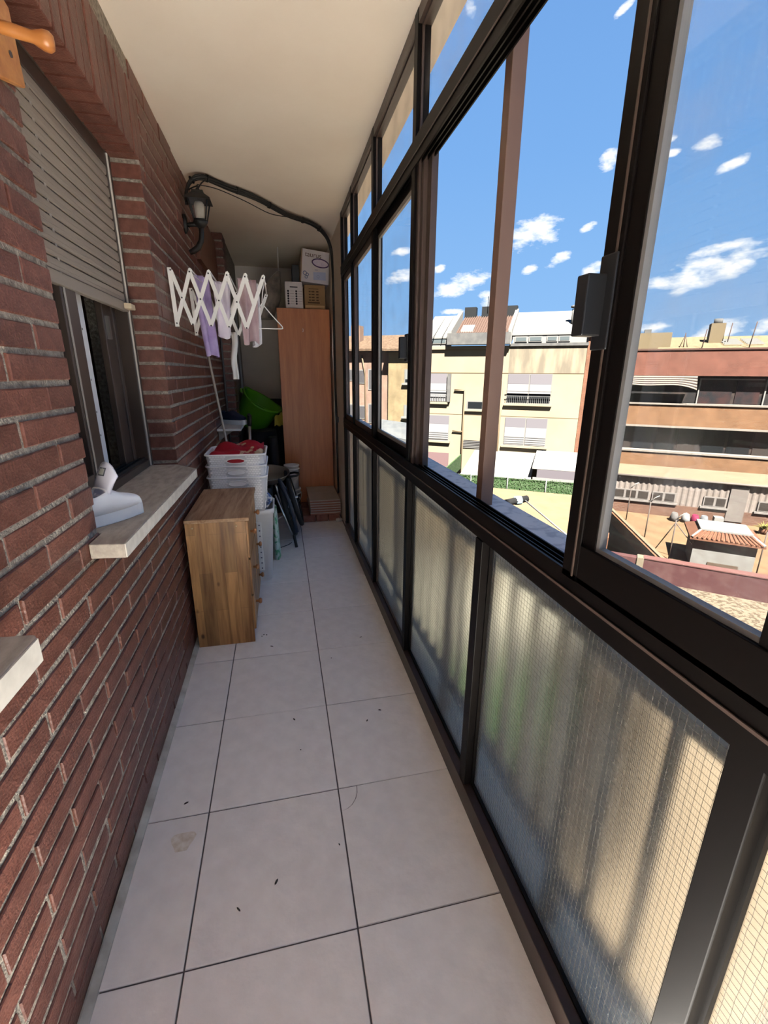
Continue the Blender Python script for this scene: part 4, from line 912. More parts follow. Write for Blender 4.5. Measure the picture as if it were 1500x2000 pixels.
build('roof', MB().loft([sq(.074, 2.400), sq(.072, 2.408), sq(.036, 2.438), sq(.032, 2.455), sq(.010, 2.462)], (True, True), smooth=False), BLK, ln)
build('finial', MB().lathe([(.010, 0), (.012, .008), (.005, .014), (.007, .022), (0, .034)], 10, TR(.098, 3.38, 2.46)), BLK, ln)

# ---- cable bundle from the wall along the ceiling and down the glazing
def smooth_path(P, k=6):
    P = [Vector(p) for p in P]; out = []
    for i in range(len(P) - 1):
        a, b, c_, d = P[max(i - 1, 0)], P[i], P[i + 1], P[min(i + 2, len(P) - 1)]
        for j in range(k):
            t = j / k; out.append(.5 * ((2 * b) + (c_ - a) * t + (2 * a - 5 * b + 4 * c_ - d) * t * t + (3 * b - a - 3 * c_ + d) * t ** 3))
    out.append(P[-1]); return out
cb = root('cable_bundle', (.5, 3.9, 2.55), 'thick bundle of black cables crossing under the ceiling and running down', 'cables')
CBL = mat('cable_black', (.012, .011, .010), .55)
path = smooth_path([(.022, 3.42, 2.40), (.026, 3.43, 2.47), (.060, 3.45, 2.535), (.13, 3.47, 2.560), (.27, 3.62, 2.565), (.43, 3.75, 2.56), (.645, 4.03, 2.555), (.85, 4.20, 2.550), (.965, 4.36, 2.52), (1.015, 4.40, 2.43), (1.025, 4.39, 2.30), (1.026, 4.37, 2.10), (1.028, 4.40, 1.6), (1.028, 4.40, 1.2), (1.030, 4.38, .90), (1.030, 4.40, .6), (1.030, 4.39, .26)], 7)
for k in range(5):
    ph = 2 * math.pi * k / 5; pts = []
    for i, p in enumerate(path):
        o = .0105 if i < 75 else .008; tw = ph + i * .10
        pts.append(p + Vector((math.cos(tw) * .3, math.sin(tw), math.cos(tw))) * o)
    build('cable', MB().tube(pts, .0085 if k < 3 else .0065, 6), CBL, cb)
for i in (14, 22, 30, 38, 46, 52):
    p = path[i]; d = (path[i + 1] - path[i - 1]).normalized()
    build('cable_tie', MB().tube([p - d * .004, p + d * .004], .022, 8), CBL, cb)
sag = smooth_path([(.098, 3.38, 2.490), (.20, 3.52, 2.520), (.36, 3.70, 2.520), (.52, 3.90, 2.515), (.66, 4.05, 2.545)], 6)
build('thin_wire', MB().tube(sag, .003, 5), CBL, cb)
build('thin_wire', MB().tube(smooth_path([(.105, 3.38, 2.475), (.125, 3.40, 2.51), (.15, 3.45, 2.545)], 4), .004, 5), CBL, cb)
build('thin_wire', MB().tube(smooth_path([(.04, 3.43, 2.475), (.07, 3.40, 2.48), (.098, 3.38, 2.483)], 4), .004, 5), CBL, cb)
tag(build('white_cable', MB().tube(smooth_path([(1.035, 4.5, 1.9), (1.02, 4.5, 1.6), (1.035, 4.52, 1.35), (1.03, 4.5, 1.1), (1.04, 4.5, .3)], 6), .006, 6), WHITEM), 'white cable hanging between wardrobe and glazing', 'cable')
tag(build('floor_box', MB().box(1.030, 1.048, 4.36, 4.42, .955, 1.005), BLACKP), 'small black junction box on the cable beside the glazing', 'junction box')

# ---- accordion drying rack
dk = root('drying_rack', (0.01, 2.99, 1.76), 'white accordion clothes drying rack extended from the brick wall', 'drying rack')
def scissor(Y, px, n):
    zt, zb = 1.885, 1.640; slope = -.0045; top = lambda i: (px[i], Y, zt + slope * i); x0 = .020
    P_ = .0885
    T_ = [(.022 + P_ * (i + .0) , zt - .0035 * i) for i in range(6)]; B_ = [(.024 + P_ * i - .012 * (i > 0), zb - .0035 * i) for i in range(5)]
    build('wall_bar', MB().bar((.016, Y, zt + .012), (.024, Y, zb - .016), .004, .020, (1, 0, 0)), WHITEM, dk, .001)
    for i in range(4 if True else 5):
        a, b = T_[i], (B_[i + 1][0], B_[i + 1][1]); build('strut', MB().bar((a[0], Y + .003, a[1]), (b[0], Y + .003, b[1]), .004, .0185, (1, 0, 0)), WHITEM, dk)
    for i in range(5):
        a, b = T_[i + 1], B_[i]; ex = (Vector((a[0], 0, a[1])) - Vector((b[0], 0, b[1]))).normalized() * .014
        build('strut', MB().bar((b[0], Y - .002, b[1]), (a[0] + ex.x, Y - .002, a[1] + ex.z), .004, .0185, (1, 0, 0)), WHITEM, dk)
    a = T_[4]; b = (.400, 1.757)
    build('strut', MB().bar((a[0], Y + .003, a[1]), (b[0] + .012, Y + .003, b[1] - .02), .004, .0185, (1, 0, 0)), WHITEM, dk)
    rv = mesh_of('rivet', MB().lathe([(.0042, 0), (.0042, .002), (0, .003)], 8, RX(math.pi / 2)), mat('rivet_dark', (.05, .05, .05), .4))
    for x, z in T_ + B_ + [((T_[i][0] + B_[i + 1][0]) / 2, (T_[i][1] + B_[i + 1][1]) / 2) for i in range(4)]: place('rivet', rv, (x, Y - .0045, z), dk)
    return T_
T1 = scissor(2.674, None, 5); scissor(3.26, None, 5)
for i, (x, z) in enumerate(T1):
    if i == 0: continue
    build('rod', MB().tube([(x + .005, 2.66, z + .012), (x + .005, 3.275, z + .012)], .0045, 7), WHITEM, dk)
build('brace', MB().tube([(T1[1][0], 2.68, T1[1][1]), (T1[1][0] + .05, 2.9, T1[1][1] - .03)], .002, 5), WHITEM, dk)

# ---- washing on the rack
def garment(name, m, label, cat, x, y, zt, w, h, seed, taper=.7, yaw=0.0, drift=0.0):
    rnd = random.Random(seed); p1, p2, p3 = (rnd.uniform(0, 6) for _ in range(3))
    cs, sn = math.cos(yaw), math.sin(yaw)
    def f(u, v):
        q = (u - .5) * w * (1 - (1 - taper) * v); fold = .016 * (0.3 + v) * math.sin(9 * u + p1 + 2 * v) + .008 * math.sin(17 * u + p2)
        return (x + q * cs - fold * sn + drift * v, y + q * sn + fold * cs, zt - h * v - .012 * math.sin(6 * u + p3) * v)
    return tag(build(name, MB().sheet(f, 18, 20, .004), m), label, cat)
PUR = mat('purple_cloth', (.36, .27, .52), .85, color2=(.47, .39, .62), scale=14); LIL = mat('lilac_white_cloth', (.66, .58, .70), .85, color2=(.75, .72, .76), scale=10); PNK = mat('dusty_pink_cloth', (.42, .29, .31), .85, color2=(.50, .38, .39), scale=12)
garment('purple_top', PUR, 'purple garment hanging from the drying rack nearest the wall', 'garment', T1[1][0] + .033, 2.84, 1.893, .105, .40, 3, .85, .95, .012)
garment('white_blouse', LIL, 'white and lilac blouse hanging in the middle of the drying rack', 'garment', T1[2][0] + .040, 2.84, 1.870, .11, .28, 5, .8, .55)
garment('pink_garment', PNK, 'dusty pink garment hanging near the outer end of the rack', 'garment', T1[4][0] - .002, 2.84, 1.890, .10, .33, 8, .9, .5)
garment('white_garment', mat('white_cloth', (.74, .72, .75), .85), 'white garment hanging behind the pink one on the rack', 'garment', T1[4][0] + .028, 2.93, 1.885, .07, .33, 11, .9, .6)
hg = root('clothes_hanger', (.46, 2.9, 1.85), 'thin white plastic hanger dangling from the outer end of the rack', 'hanger')
build('hook', MB().tube(smooth_path([(.447, 2.9, 1.775), (.449, 2.9, 1.80), (.456, 2.9, 1.845), (.462, 2.9, 1.872), (.470, 2.9, 1.885), (.476, 2.9, 1.878)], 5), .0028, 6), WHITEM, hg)
build('frame', MB().tube(smooth_path([(.447, 2.9, 1.778), (.50, 2.9, 1.715), (.548, 2.9, 1.664), (.553, 2.9, 1.652), (.545, 2.9, 1.646), (.45, 2.9, 1.645), (.352, 2.9, 1.645), (.343, 2.9, 1.652), (.348, 2.9, 1.664), (.40, 2.9, 1.722), (.447, 2.9, 1.778)], 5), .0032, 6), WHITEM, hg)

# ---- wooden coat peg by the near pier
pg = root('coat_peg', (0, 1.2, 2.0), 'turned wooden coat peg on a pointed back plate by the window', 'coat peg')
PEGW = m_wood('orange_peg_wood', (.38, .13, .03), (.52, .22, .06), 'X', .35)
build('back_plate', MB().prism([(0.003, 1.10, 2.16), (0.003, 1.335, 2.115), (0.003, 1.348, 1.985), (0.003, 1.20, 1.94), (.003, 1.08, 1.99)], (0, 0, 0), (.016, 0, 0)), PEGW, pg, .003)
build('peg', MB().lathe([(.010, 0), (.011, .05), (.010, .080), (.013, .088), (.0165, .098), (.0165, .108), (.012, .114), (0, .115)], 16, TR(.016, 1.205, 2.02) @ RZ(math.radians(8)) @ RY(math.radians(96))), PEGW, pg)
build('peg', MB().lathe([(.010, 0), (.011, .05), (.010, .070), (.0165, .088), (.0165, .098), (0, .105)], 16, TR(.016, 1.145, 2.10) @ RZ(math.radians(-10)) @ RY(math.radians(90))), PEGW, pg)
build('screw', MB().lathe([(.006, 0), (.006, .002), (0, .002)], 8, TR(.019, 1.30, 2.02) @ RY(math.pi / 2)), mat('screw_dark', (.04, .03, .03), .5), pg)

# ---- outside clothes line bracket beyond the ledge
cl = root('clothes_line_bracket', (1.25, 1.6, .93), 'black clothes line arm with knotted blue cord outside the open bay', 'clothes line')
build('arm', MB().tube([(1.20, 1.48, .93), (1.44, 1.555, .935)], .014, 8), mat('matt_black', (.004, .004, .004), .9, spec=.05), cl)
build('knot', MB().lathe([(0, -.016), (.017, -.012), (.018, 0), (.017, .012), (0, .016)], 10, TR(1.395, 1.541, .934) @ RY(math.pi / 2)), mat('blue_cord', (.07, .11, .12), .8), cl)
build('line', MB().tube([(1.425, 1.55, .935), (1.42, 1.30, .90), (1.42, 1.10, .875)], .003, 5), mat('grey_cord', (.035, .035, .035), .7), cl)

# ================================================================== OUTSIDE
OUTDOOR_DIM = 0.087  # from here on colours are darkened against the oversized sun
def facade(P, az):
    a = math.radians(az); e = Vector((math.sin(a), math.cos(a), 0)); return Vector(P), e, Vector((e.y, -e.x, 0))      # origin, rightwards, towards us
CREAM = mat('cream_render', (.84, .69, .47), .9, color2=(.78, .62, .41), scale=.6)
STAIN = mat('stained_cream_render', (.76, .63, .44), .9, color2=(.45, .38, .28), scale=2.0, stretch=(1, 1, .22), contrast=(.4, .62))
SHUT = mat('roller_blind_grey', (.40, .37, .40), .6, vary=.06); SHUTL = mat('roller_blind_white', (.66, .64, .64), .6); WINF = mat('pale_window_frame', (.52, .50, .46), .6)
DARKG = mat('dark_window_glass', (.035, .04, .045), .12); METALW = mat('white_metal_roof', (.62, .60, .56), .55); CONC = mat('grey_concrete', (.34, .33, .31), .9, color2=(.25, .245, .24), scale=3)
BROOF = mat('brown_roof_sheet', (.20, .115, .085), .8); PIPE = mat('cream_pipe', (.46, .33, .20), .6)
LINE = mat('joint_brown', (.36, .25, .14), .9)
# ---- cream apartment block
P, e, n = facade((18.870, 25.874, 0), 123)
cr = root('apartment_building', tuple(P + e * -5 + n * -3 + Vector((0, 0, -8))), 'cream rendered apartment block with white metal roof across the courtyard', 'building')
def fb(name, root_, m, s0, s1, d0, d1, z0, z1, par=None): return build(name, MB().bbox(P, e, n, s0, s1, d0, d1, z0, z1), m, par or root_)
fb('wall', cr, CREAM, -10.25, 0, -7, 0, -8, 1.50); fb('upper_wall', cr, STAIN, -4.55, 0, -7, 0, 1.53, 3.15); fb('upper_wall', cr, CREAM, -10.25, -4.55, -7, 0, 1.53, 3.15)
fb('string_course', cr, LINE, -10.25, 0, -6.9, .02, 1.50, 1.53); fb('string_course', cr, LINE, -10.25, 0, -.1, .012, -1.235, -1.21)
fb('cornice', cr, CONC, -4.6, .05, -6, .10, 3.15, 3.32); fb('cornice', cr, CREAM, -10.3, -4.6, -6, .15, 3.0, 3.2)
fb('parapet', cr, CONC, -8.6, -4.55, -.3, .45, 3.28, 3.98)
bd = fb('dormer_wall', cr, METALW, -4.45, -.1, -1.0, -.05, 3.32, 3.90)
for a, b in ((-4.3, -3.55), (-3.45, -2.65), (-2.39, -1.75), (-1.68, -1.02)):
    w = fb('window', cr, METALW, a, b, -.05, .0, 3.41, 3.73); fb('pane', cr, mat('pale_glass', (.26, .31, .32), .15), a + .06, b - .06, 0, .015, 3.46, 3.68, w)
fb('dormer_wall', cr, METALW, -10.3, -8.6, -1, -.1, 3.2, 3.8)
w = fb('window', cr, METALW, -9.9, -8.75, -.1, -.05, 3.36, 3.72); fb('pane', cr, MATS['pale_glass'], -9.85, -8.8, -.05, -.035, 3.42, 3.66, w)
def slope(name, m, s0, s1, s2, s3, z0, d0, z1, d1, t=.12):
    q = lambda s, d, z: P + e * s + n * d + Vector((0, 0, z)); return build(name, MB().hexa([q(s0, d0, z0 - t), q(s1, d0, z0 - t), q(s2, d1, z1 - t), q(s3, d1, z1 - t), q(s0, d0, z0), q(s1, d0, z0), q(s2, d1, z1), q(s3, d1, z1)]), m, cr)
slope('metal_roof', METALW, -4.5, -.05, -.9, -4.5, 3.92, .0, 5.50, -3.2); slope('metal_roof', METALW, -10.4, -8.65, -8.65, -10.4, 3.82, .0, 5.45, -3.2)
for s_ in (-9.6, -9.0): slope('roof_seam', CONC, s_, s_ + .04, s_ + .04, s_, 3.84, .2, 5.47, -3.2)
slope('brown_roof', BROOF, -8.2, -4.7, -4.7, -8.2, 4.0, -.3, 5.35, -3.2)
rg = MB()
for k in range(22):
    s_ = -8.1 + .155 * k; q = lambda s, d, z: P + e * s + n * d + Vector((0, 0, z)); rg.bar(q(s_, -.32, 4.03), q(s_, -3.2, 5.38), .05, .06)
build('roof_ribs', rg, mat('brown_roof_rib', (.26, .16, .12), .8), cr)['kind'] = 'stuff'
slope('party_wall', METALW, -8.6, -8.35, -8.35, -8.6, 4.15, .3, 5.75, -3.2, .9); slope('party_wall', METALW, -4.72, -4.5, -4.5, -4.72, 4.15, .3, 5.75, -3.2, .9)
slope('skylight', METALW, -7.9, -7.1, -7.1, -7.9, 4.22, -.5, 4.62, -1.3)
for a, b in ((-8.2, -7.4), (-7.0, -5.9), (-5.6, -4.6)):
    fb('air_unit', cr, mat('air_unit_black', (.03, .033, .036), .6), a, b, -3.6, -3.0, 5.25, 5.95)
build('flue', MB().tube([P + e * -1.0 + n * -1.2 + Vector((0, 0, 4.3)), P + e * -1.0 + n * -1.2 + Vector((0, 0, 5.35))], .11, 10).lathe([(.1, 0), (.2, .05), (.2, .14), (0, .2)], 10, TR(*(P + e * -1.0 + n * -1.2 + Vector((0, 0, 5.4))))), CONC, cr)
for s_ in (-6.6, -6.2): build('aerial', MB().tube([P + e * s_ + n * -3 + Vector((0, 0, 5.5)), P + e * s_ + n * -3 + Vector((0, 0, 6.6))], .025, 5), DARKG, cr)
def blinds(s0, s1, z0, z1, cols_, lowered, rail=False, lower_slats=False):
    w = fb('window', cr, WINF, s0, s1, -.02, .02, z0, z1); step = (s1 - s0) / cols_
    for k in range(cols_):
        a, b = s0 + step * k + .04, s0 + step * (k + 1) - .04; zl = z0 + (z1 - z0) * (1 - lowered)
        fb('blind_upper', cr, SHUT, a, b, .02, .05, z1 - (z1 - z0) * .34, z1 - .03, w); fb('blind', cr, SHUTL, a, b, .02, .045, zl, z1 - (z1 - z0) * .34, w)
        if zl > z0 + .05: fb('pane', cr, DARKG, a, b, .02, .03, z0 + .06, zl, w)
        if lower_slats:
            for q in range(4): fb('slat', cr, CONC, a, b, .045, .06, z0 + .10 + q * .14, z0 + .14 + q * .14, w)
    fb('sill', cr, CREAM, s0 - .12, s1 + .12, 0, .18, z0 - .14, z0, w)
    if rail:
        rr = MB()
        for zz in (z0 + .45, z0 + .75): rr.bbox(P, e, n, s0 - .05, s1 + .05, .14, .17, zz, zz + .04)
        k = s0
        while k < s1: rr.bbox(P, e, n, k, k + .02, .145, .165, z0 + .02, z0 + .45); k += .12
        build('window_rail', rr, CONC, w)
blinds(-4.54, -1.79, -.38, 1.48, 2, .66, True); blinds(-4.5, -1.79, -3.12, -1.29, 2, .98, False, True); blinds(-10.15, -8.55, -.42, 1.47, 1, .98, True); blinds(-10.15, -8.27, -3.08, -1.33, 1, .96, False, True)
w = fb('window', cr, WINF, -7.12, -6.0, -.02, .02, -.86, -.30); fb('pane', cr, DARKG, -7.04, -6.08, .02, .03, -.80, -.36, w); fb('sill', cr, CREAM, -7.2, -5.9, 0, .15, -.98, -.86, w)
w = fb('vent_grille', cr, DARKG, -7.2, -5.9, -.02, .01, -3.52, -2.96)
for q in range(5): fb('slat', cr, mat('grille_slat', (.42, .40, .38), .6), -7.2, -5.9, .01, .05, -3.49 + .108 * q, -3.44 + .108 * q, w)
w = fb('garage_door', cr, mat('pink_shutter', (.42, .26, .26), .7), -10.15, -8.2, -.02, .03, -5.2, -3.95)
build('drain_pipe', MB().tube([P + e * s_ + n * d_ + Vector((0, 0, z_)) for s_, d_, z_ in ((-8.0, .1, .42), (-7.3, .1, .40), (-7.28, .1, -6))], .06, 6), PIPE, cr); build('drain_pipe', MB().tube([P + e * s_ + n * .1 + Vector((0, 0, z_)) for s_, z_ in ((-8.0, -2.35), (-7.3, -2.37))], .05, 6), PIPE, cr); build('drain_pipe', MB().tube([P + e * -4.85 + n * .1 + Vector((0, 0, z_)) for z_ in (1.0, -6)], .06, 6), PIPE, cr)
build('air_bracket', MB().bbox(P, e, n, -8.5, -8.28, 0, .2, -.4, 1.45), CONC, cr)
tag(build('party_wall_tower', MB().bbox(P, e, n, .02, .42, -5, -.1, -8, 3.4).bbox(P, e, n, .02, .6, -5, .0, 3.7, 3.86).bbox(P, e, n, .05, .5, -4, -.3, 3.4, 3.7), m_brick_tex('orange_brick_far', (.48, .19, .10), (.42, .16, .08), (.50, .34, .24), 1.0, .25, .07, msize=.008)), 'narrow orange brick wall between the cream block and the red building', 'brick wall')

# ---- tan and pink brick blocks further left
TAN = m_brick_tex('tan_brick_far', (.76, .57, .30), (.68, .50, .26), (.70, .54, .34), 1.0, .25, .07, msize=.008); PINKB = m_brick_tex('pink_brick_far', (.74, .46, .34), (.66, .40, .29), (.70, .52, .40), 1.0, .25, .07, msize=.008)
RTILE = mat('clay_roof_tile', (.40, .27, .17), .9, color2=(.26, .16, .10), scale=5, stretch=(1, 1, 1), contrast=(.4, .6))
tn = root('brick_building', tuple(P + e * -11.6 + Vector((0, 0, -8))), 'tan brick block with clay tile roof left of the cream block', 'building')
fb('wall', tn, TAN, -12.98, -10.25, -8, -.4, -8, 2.88); fb('eaves', tn, CONC, -13.2, -10.2, -8, -.1, 2.88, 3.06)
def slope2(root_, s0, s1, z0, d0, z1, d1, m, t=.15):
    q = lambda s, d, z: P + e * s + n * d + Vector((0, 0, z)); return build('tiled_roof', MB().hexa([q(s0, d0, z0 - t), q(s1, d0, z0 - t), q(s1, d1, z1 - t), q(s0, d1, z1 - t), q(s0, d0, z0), q(s1, d0, z0), q(s1, d1, z1), q(s0, d1, z1)]), m, root_)
slope2(tn, -13.2, -10.2, 3.1, .1, 4.25, -4, RTILE)
for z0, z1, op in ((.80, 1.73, .25), (-1.55, -.72, 0)):
    w = fb('window', tn, WINF, -11.75, -10.6, -.4, -.36, z0, z1); fb('blind', tn, mat('pale_blind', (.55, .55, .52), .6), -11.68, -10.67, -.36, -.34, z0 + op, z1 - .05, w); fb('sill', tn, METALW, -11.9, -10.5, -.4, -.2, z0 - .13, z0, w)
    if op: fb('pane', tn, DARKG, -11.68, -10.67, -.36, -.35, z0 + .05, z0 + op, w)
pk = root('pink_building', tuple(P + e * -15.2 + Vector((0, 0, -8))), 'pink brick block seen through the far panes', 'building')
fb('wall', pk, PINKB, -19, -13.0, -9, -.9, -8, 2.95); fb('eaves', pk, CONC, -19.2, -13.0, -9, -.6, 2.95, 3.12); slope2(pk, -19.2, -13.1, 3.15, -.4, 4.35, -4.5, RTILE); fb('chimney', pk, PINKB, -16.7, -16.0, -3, -2.2, 3.2, 4.9)
for s0, z0, z1 in ((-14.75, .25, 1.75), (-14.75, -2.2, -.75), (-16.6, .9, 1.75), (-16.6, -2.2, -.8), (-15.6, .7, 1.7), (-15.6, -1.9, -.9)):
    w = fb('window', pk, METALW, s0, s0 + .62, -.9, -.86, z0, z1); fb('pane', pk, mat('greyish_pane', (.22, .21, .22), .3), s0 + .07, s0 + .55, -.86, -.85, z0 + .07, z1 - .07, w)
build('drain_pipe', MB().tube([P + e * s_ + n * -.75 + Vector((0, 0, z_)) for s_, z_ in ((-15.2, 2.7), (-14.95, 1.4), (-14.9, -6))], .05, 6), PIPE, pk)
tag(build('grey_canopy', MB().hexa([tuple(P + e * s_ + n * d_ + Vector((0, 0, z_))) for s_, d_, z_ in ((-13.6, 3, -3.3), (-10.2, 3, -3.6), (-10.2, -.3, -3.6), (-13.6, -.3, -3.3), (-13.6, 3, -2.35), (-10.2, 3, -2.75), (-10.2, -.3, -2.1), (-13.6, -.3, -1.8))]), mat('grey_sheet', (.26, .28, .30), .7, color2=(.36, .37, .37), scale=1.5)), 'grey sheet canopy below the tan brick block', 'canopy')

# ---- canopies and hedge fence before the cream block
cn = root('white_canopy', tuple(P + e * -3.5 + n * 2.5 + Vector((0, 0, -5.5))), 'white sloping canopy roof at the foot of the cream block', 'canopy')
q = lambda s, d, z: tuple(P + e * s + n * d + Vector((0, 0, z)))
build('canopy_sheet', MB().hexa([q(-6.35, 5, -4.40), q(-2.3, 5, -4.40), q(-2.3, 0.02, -3.66), q(-6.35, .02, -3.66), q(-6.35, 5, -4.32), q(-2.3, 5, -4.32), q(-2.3, .02, -3.58), q(-6.35, .02, -3.58)]), mat('white_awning', (.72, .69, .62), .7), cn)
build('canopy_sheet', MB().hexa([q(-2.28, 5, -3.68), q(.3, 5, -3.68), q(.3, .02, -3.46), q(-2.28, .02, -3.46), q(-2.28, 5, -3.58), q(.3, 5, -3.58), q(.3, .02, -3.36), q(-2.28, .02, -3.36)]), MATS['white_awning'], cn)
build('side_wall', MB().bbox(P, e, n, -2.2, .3, 4.95, 5.05, -6, -4.16), METALW, cn); fb('window_strip', cn, mat('lilac_blind', (.34, .30, .33), .6), -2.0, .3, 4.95, 5.03, -4.16, -3.70)
for s_ in (-6.2, -4.3, -2.25): build('post', MB().bbox(P, e, n, s_, s_ + .08, 4.85, 4.93, -6, -4.4), METALW, cn)
HG = mat('artificial_hedge', (.085, .19, .055), .9, color2=(.20, .30, .15), scale=9, contrast=(.45, .62), bump=.8, bump_scale=20)
Ph, eh, nh = facade((11.878, 22.695, 0), 121.8)
hf = root('hedge_fence', tuple(Ph + Vector((0, 0, -5.25))), 'green artificial hedge screen on a wire fence before the white canopy', 'fence')
build('hedge_panel', MB().bbox(Ph, eh, nh, -3.3, 4.6, -.05, .05, -5.0, -4.0), HG, hf)
lv = MB(); rnd = random.Random(4)
for k in range(1500):
    s_, z_ = rnd.uniform(-3.3, 4.6), rnd.uniform(-5, -3.95); c_ = Ph + eh * s_ + nh * rnd.uniform(.04, .10) + Vector((0, 0, z_)); a = rnd.uniform(0, 6.28); L_ = .05
    d = eh * math.cos(a) + Vector((0, 0, math.sin(a))); x = eh * -math.sin(a) + Vector((0, 0, math.cos(a)))
    lv._add([c_ - d * L_, c_ + x * .02 + nh * .015, c_ + d * L_ + nh * .03, c_ - x * .02 + nh * .015], [(0, 1, 2, 3)])
build('hedge_leaves', lv, mat('hedge_leaf', (.16, .27, .11), .7), hf)['kind'] = 'stuff'
for s_ in (-3.3, -1.3, .7, 2.7, 4.5): build('post', MB().tube([Ph + eh * s_ + nh * .12 + Vector((0, 0, z_)) for z_ in (-5.25, -3.9)], .03, 6), mat('galvanised', (.5, .5, .47), .5), hf)
build('top_wire', MB().tube([Ph + eh * s_ + nh * .12 + Vector((0, 0, -3.98)) for s_ in (-3.3, 4.6)], .012, 5), MATS['galvanised'], hf)
build('low_wall', MB().bbox(Ph, eh, nh, -3.3, 5, -.15, .15, -6.5, -5.0), mat('salmon_render', (.46, .27, .17), .9), hf)
A = Ph + eh * -3.3; Bq = P + e * -7.3
tag(build('side_hedge', MB().bar((A.x, A.y, -4.75), (Bq.x, Bq.y, -4.45), .08, 1.0), HG), 'green hedge screen running back to the cream block', 'hedge screen')

# ---- red brick building
P, e, n = facade((22.165, 27.283, 0), 127)
RBR = m_brick_tex('red_brick_far', (.42, .145, .095), (.37, .12, .08), (.44, .24, .17), 1.0, .25, .075, msize=.008); OBR = m_brick_tex('orange_brick_band', (.50, .235, .105), (.44, .19, .08), (.54, .36, .22), 1.0, .25, .08, msize=.01)
rd = root('red_building', tuple(P + e * 6 + n * -3 + Vector((0, 0, -8))), 'long red brick building with two dark window bands', 'building')
LEDGE = mat('pale_ledge', (.60, .52, .44), .8); DKB = mat('dark_band_wall', (.13, .095, .08), .5, color2=(.055, .05, .05), scale=1.4, contrast=(.42, .55))
fb('wall', rd, DKB, -.5, 18, -8, -.6, -8, 2.9)
fb('brick_band', rd, RBR, -.5, 18, -.7, 0, 1.43, 2.95); fb('coping', rd, mat('coping_brown', (.25, .13, .10), .9), -.5, 18, -.75, .06, 2.95, 3.05)
fb('brick_band', rd, OBR, -.5, 18, -.7, 0, -1.68, -.36); fb('ledge', rd, LEDGE, -.5, 18, -.7, .08, -.36, -.26); fb('ledge', rd, LEDGE, -.5, 18, -.7, .08, -1.80, -1.68)
fb('brick_band', rd, OBR, -.5, 18, -.7, 0, -8, -3.44); fb('ledge', rd, LEDGE, -.5, 18, -.7, .08, -3.44, -3.33)
for s_ in (4.9, 8.3, 11.7, 15): w = fb('window', rd, METALW, s_, s_ + .07, -.6, -.5, -.26, 1.25); fb('window_head', rd, METALW, s_, s_ + 3.3, -.6, -.48, 1.2, 1.28, w)
for s_, t_ in ((5.0, 1.7), (6.9, 1.2), (9.0, 2.0)): fb('window_pane', rd, mat('reddish_pane', (.14, .075, .07), .3, color2=(.06, .06, .065), scale=2.0), s_, s_ + t_, -.6, -.55, -.24, 1.2)
for k in range(12): fb('window_pane', rd, DARKG if k % 3 else mat('brownish_pane', (.12, .10, .09), .3), .3 + 1.35 * k, 1.5 + 1.35 * k, -.6, -.56, -3.32, -1.82)
# striped awning over the left of the upper band
aw = MB(); ns_ = 9
AWC = mat('awning_cream', (.56, .46, .36), .8); AWD = mat('awning_brown', (.07, .045, .04), .8)
def awp(t, u):     # t down the cloth, u along; sagging to the right
    return P + e * (.45 + 4.2 * u) + n * (.05 + .55 * t) + Vector((0, 0, 1.40 - t * (.42 + .52 * u ** 3 + .14 * math.sin(u * 5.2)) + .0))
awn = root('striped_awning', tuple(P + e * 2.5 + Vector((0, 0, .4))), 'brown and cream striped awning sagging over the upper window band', 'awning')
for k in range(ns_):
    t0, t1 = k / ns_, (k + 1) / ns_; mb = MB().sheet(lambda a, b: awp(t0 + (t1 - t0) * a, b), 1, 20, .02); build('stripe', mb, AWC if k % 2 == 0 else AWD, awn)
build('tiled_roof', MB().hexa([tuple(P + e * s_ + n * d_ + Vector((0, 0, z_))) for s_, d_, z_ in ((2.3, -1.2, 2.9), (18, -1.2, 2.9), (18, -6, 3.9), (3.0, -6, 3.9), (2.3, -1.2, 3.05), (18, -1.2, 3.05), (18, -6, 4.1), (3.0, -6, 4.1))]), mat('yellow_roof_tile', (.52, .40, .23), .9, color2=(.40, .28, .15), scale=6, contrast=(.42, .6)), rd)
fb('chimney', rd, RBR, .45, 1.15, -3.2, -2.5, 3, 5.05); fb('chimney', rd, mat('tan_render', (.44, .33, .19), .9), 1.1, 3.1, -3.2, -2, 3, 4.15); fb('chimney', rd, MATS['tan_render'], 5.4, 6.2, -4.2, -3.4, 3.3, 4.75)
build('cowl', MB().tube([P + e * 5.8 + n * -3.8 + Vector((0, 0, z_)) for z_ in (4.7, 5.05)], .25, 10), CONC, rd); fb('cowl', rd, CONC, 1.5, 1.9, -2.8, -2.4, 4.15, 4.4)
for a, b in ((6.1, 6.9), (7.3, 8.0)):
    for k in range(5): build('solar_slat', MB().bbox(P, e, n, a, b + .2, -2.4 - .45 * k, -2.3 - .45 * k, 3.36 + .095 * k, 3.44 + .095 * k), METALW, rd)
for s_, d_, h_, tl in ((3.85, -2, 1.0, 0), (4.8, -1.5, 1.15, .1), (7.25, -1.5, 1.5, .14), (6.35, -3, 1.6, .1)): build('aerial', MB().tube([P + e * s_ + n * d_ + Vector((0, 0, 3.1)), P + e * (s_ + tl) + n * d_ + Vector((0, 0, 3.1 + h_))], .03, 5), mat('rusty_pole', (.20, .12, .10), .8), rd)
build('aerial', MB().tube([P + e * 3.6 + n * -2 + Vector((0, 0, 3.1)), P + e * 3.85 + n * -2 + Vector((0, 0, 4.0)), P + e * 4.1 + n * -2 + Vector((0, 0, 3.1))], .03, 5), MATS['rusty_pole'], rd)

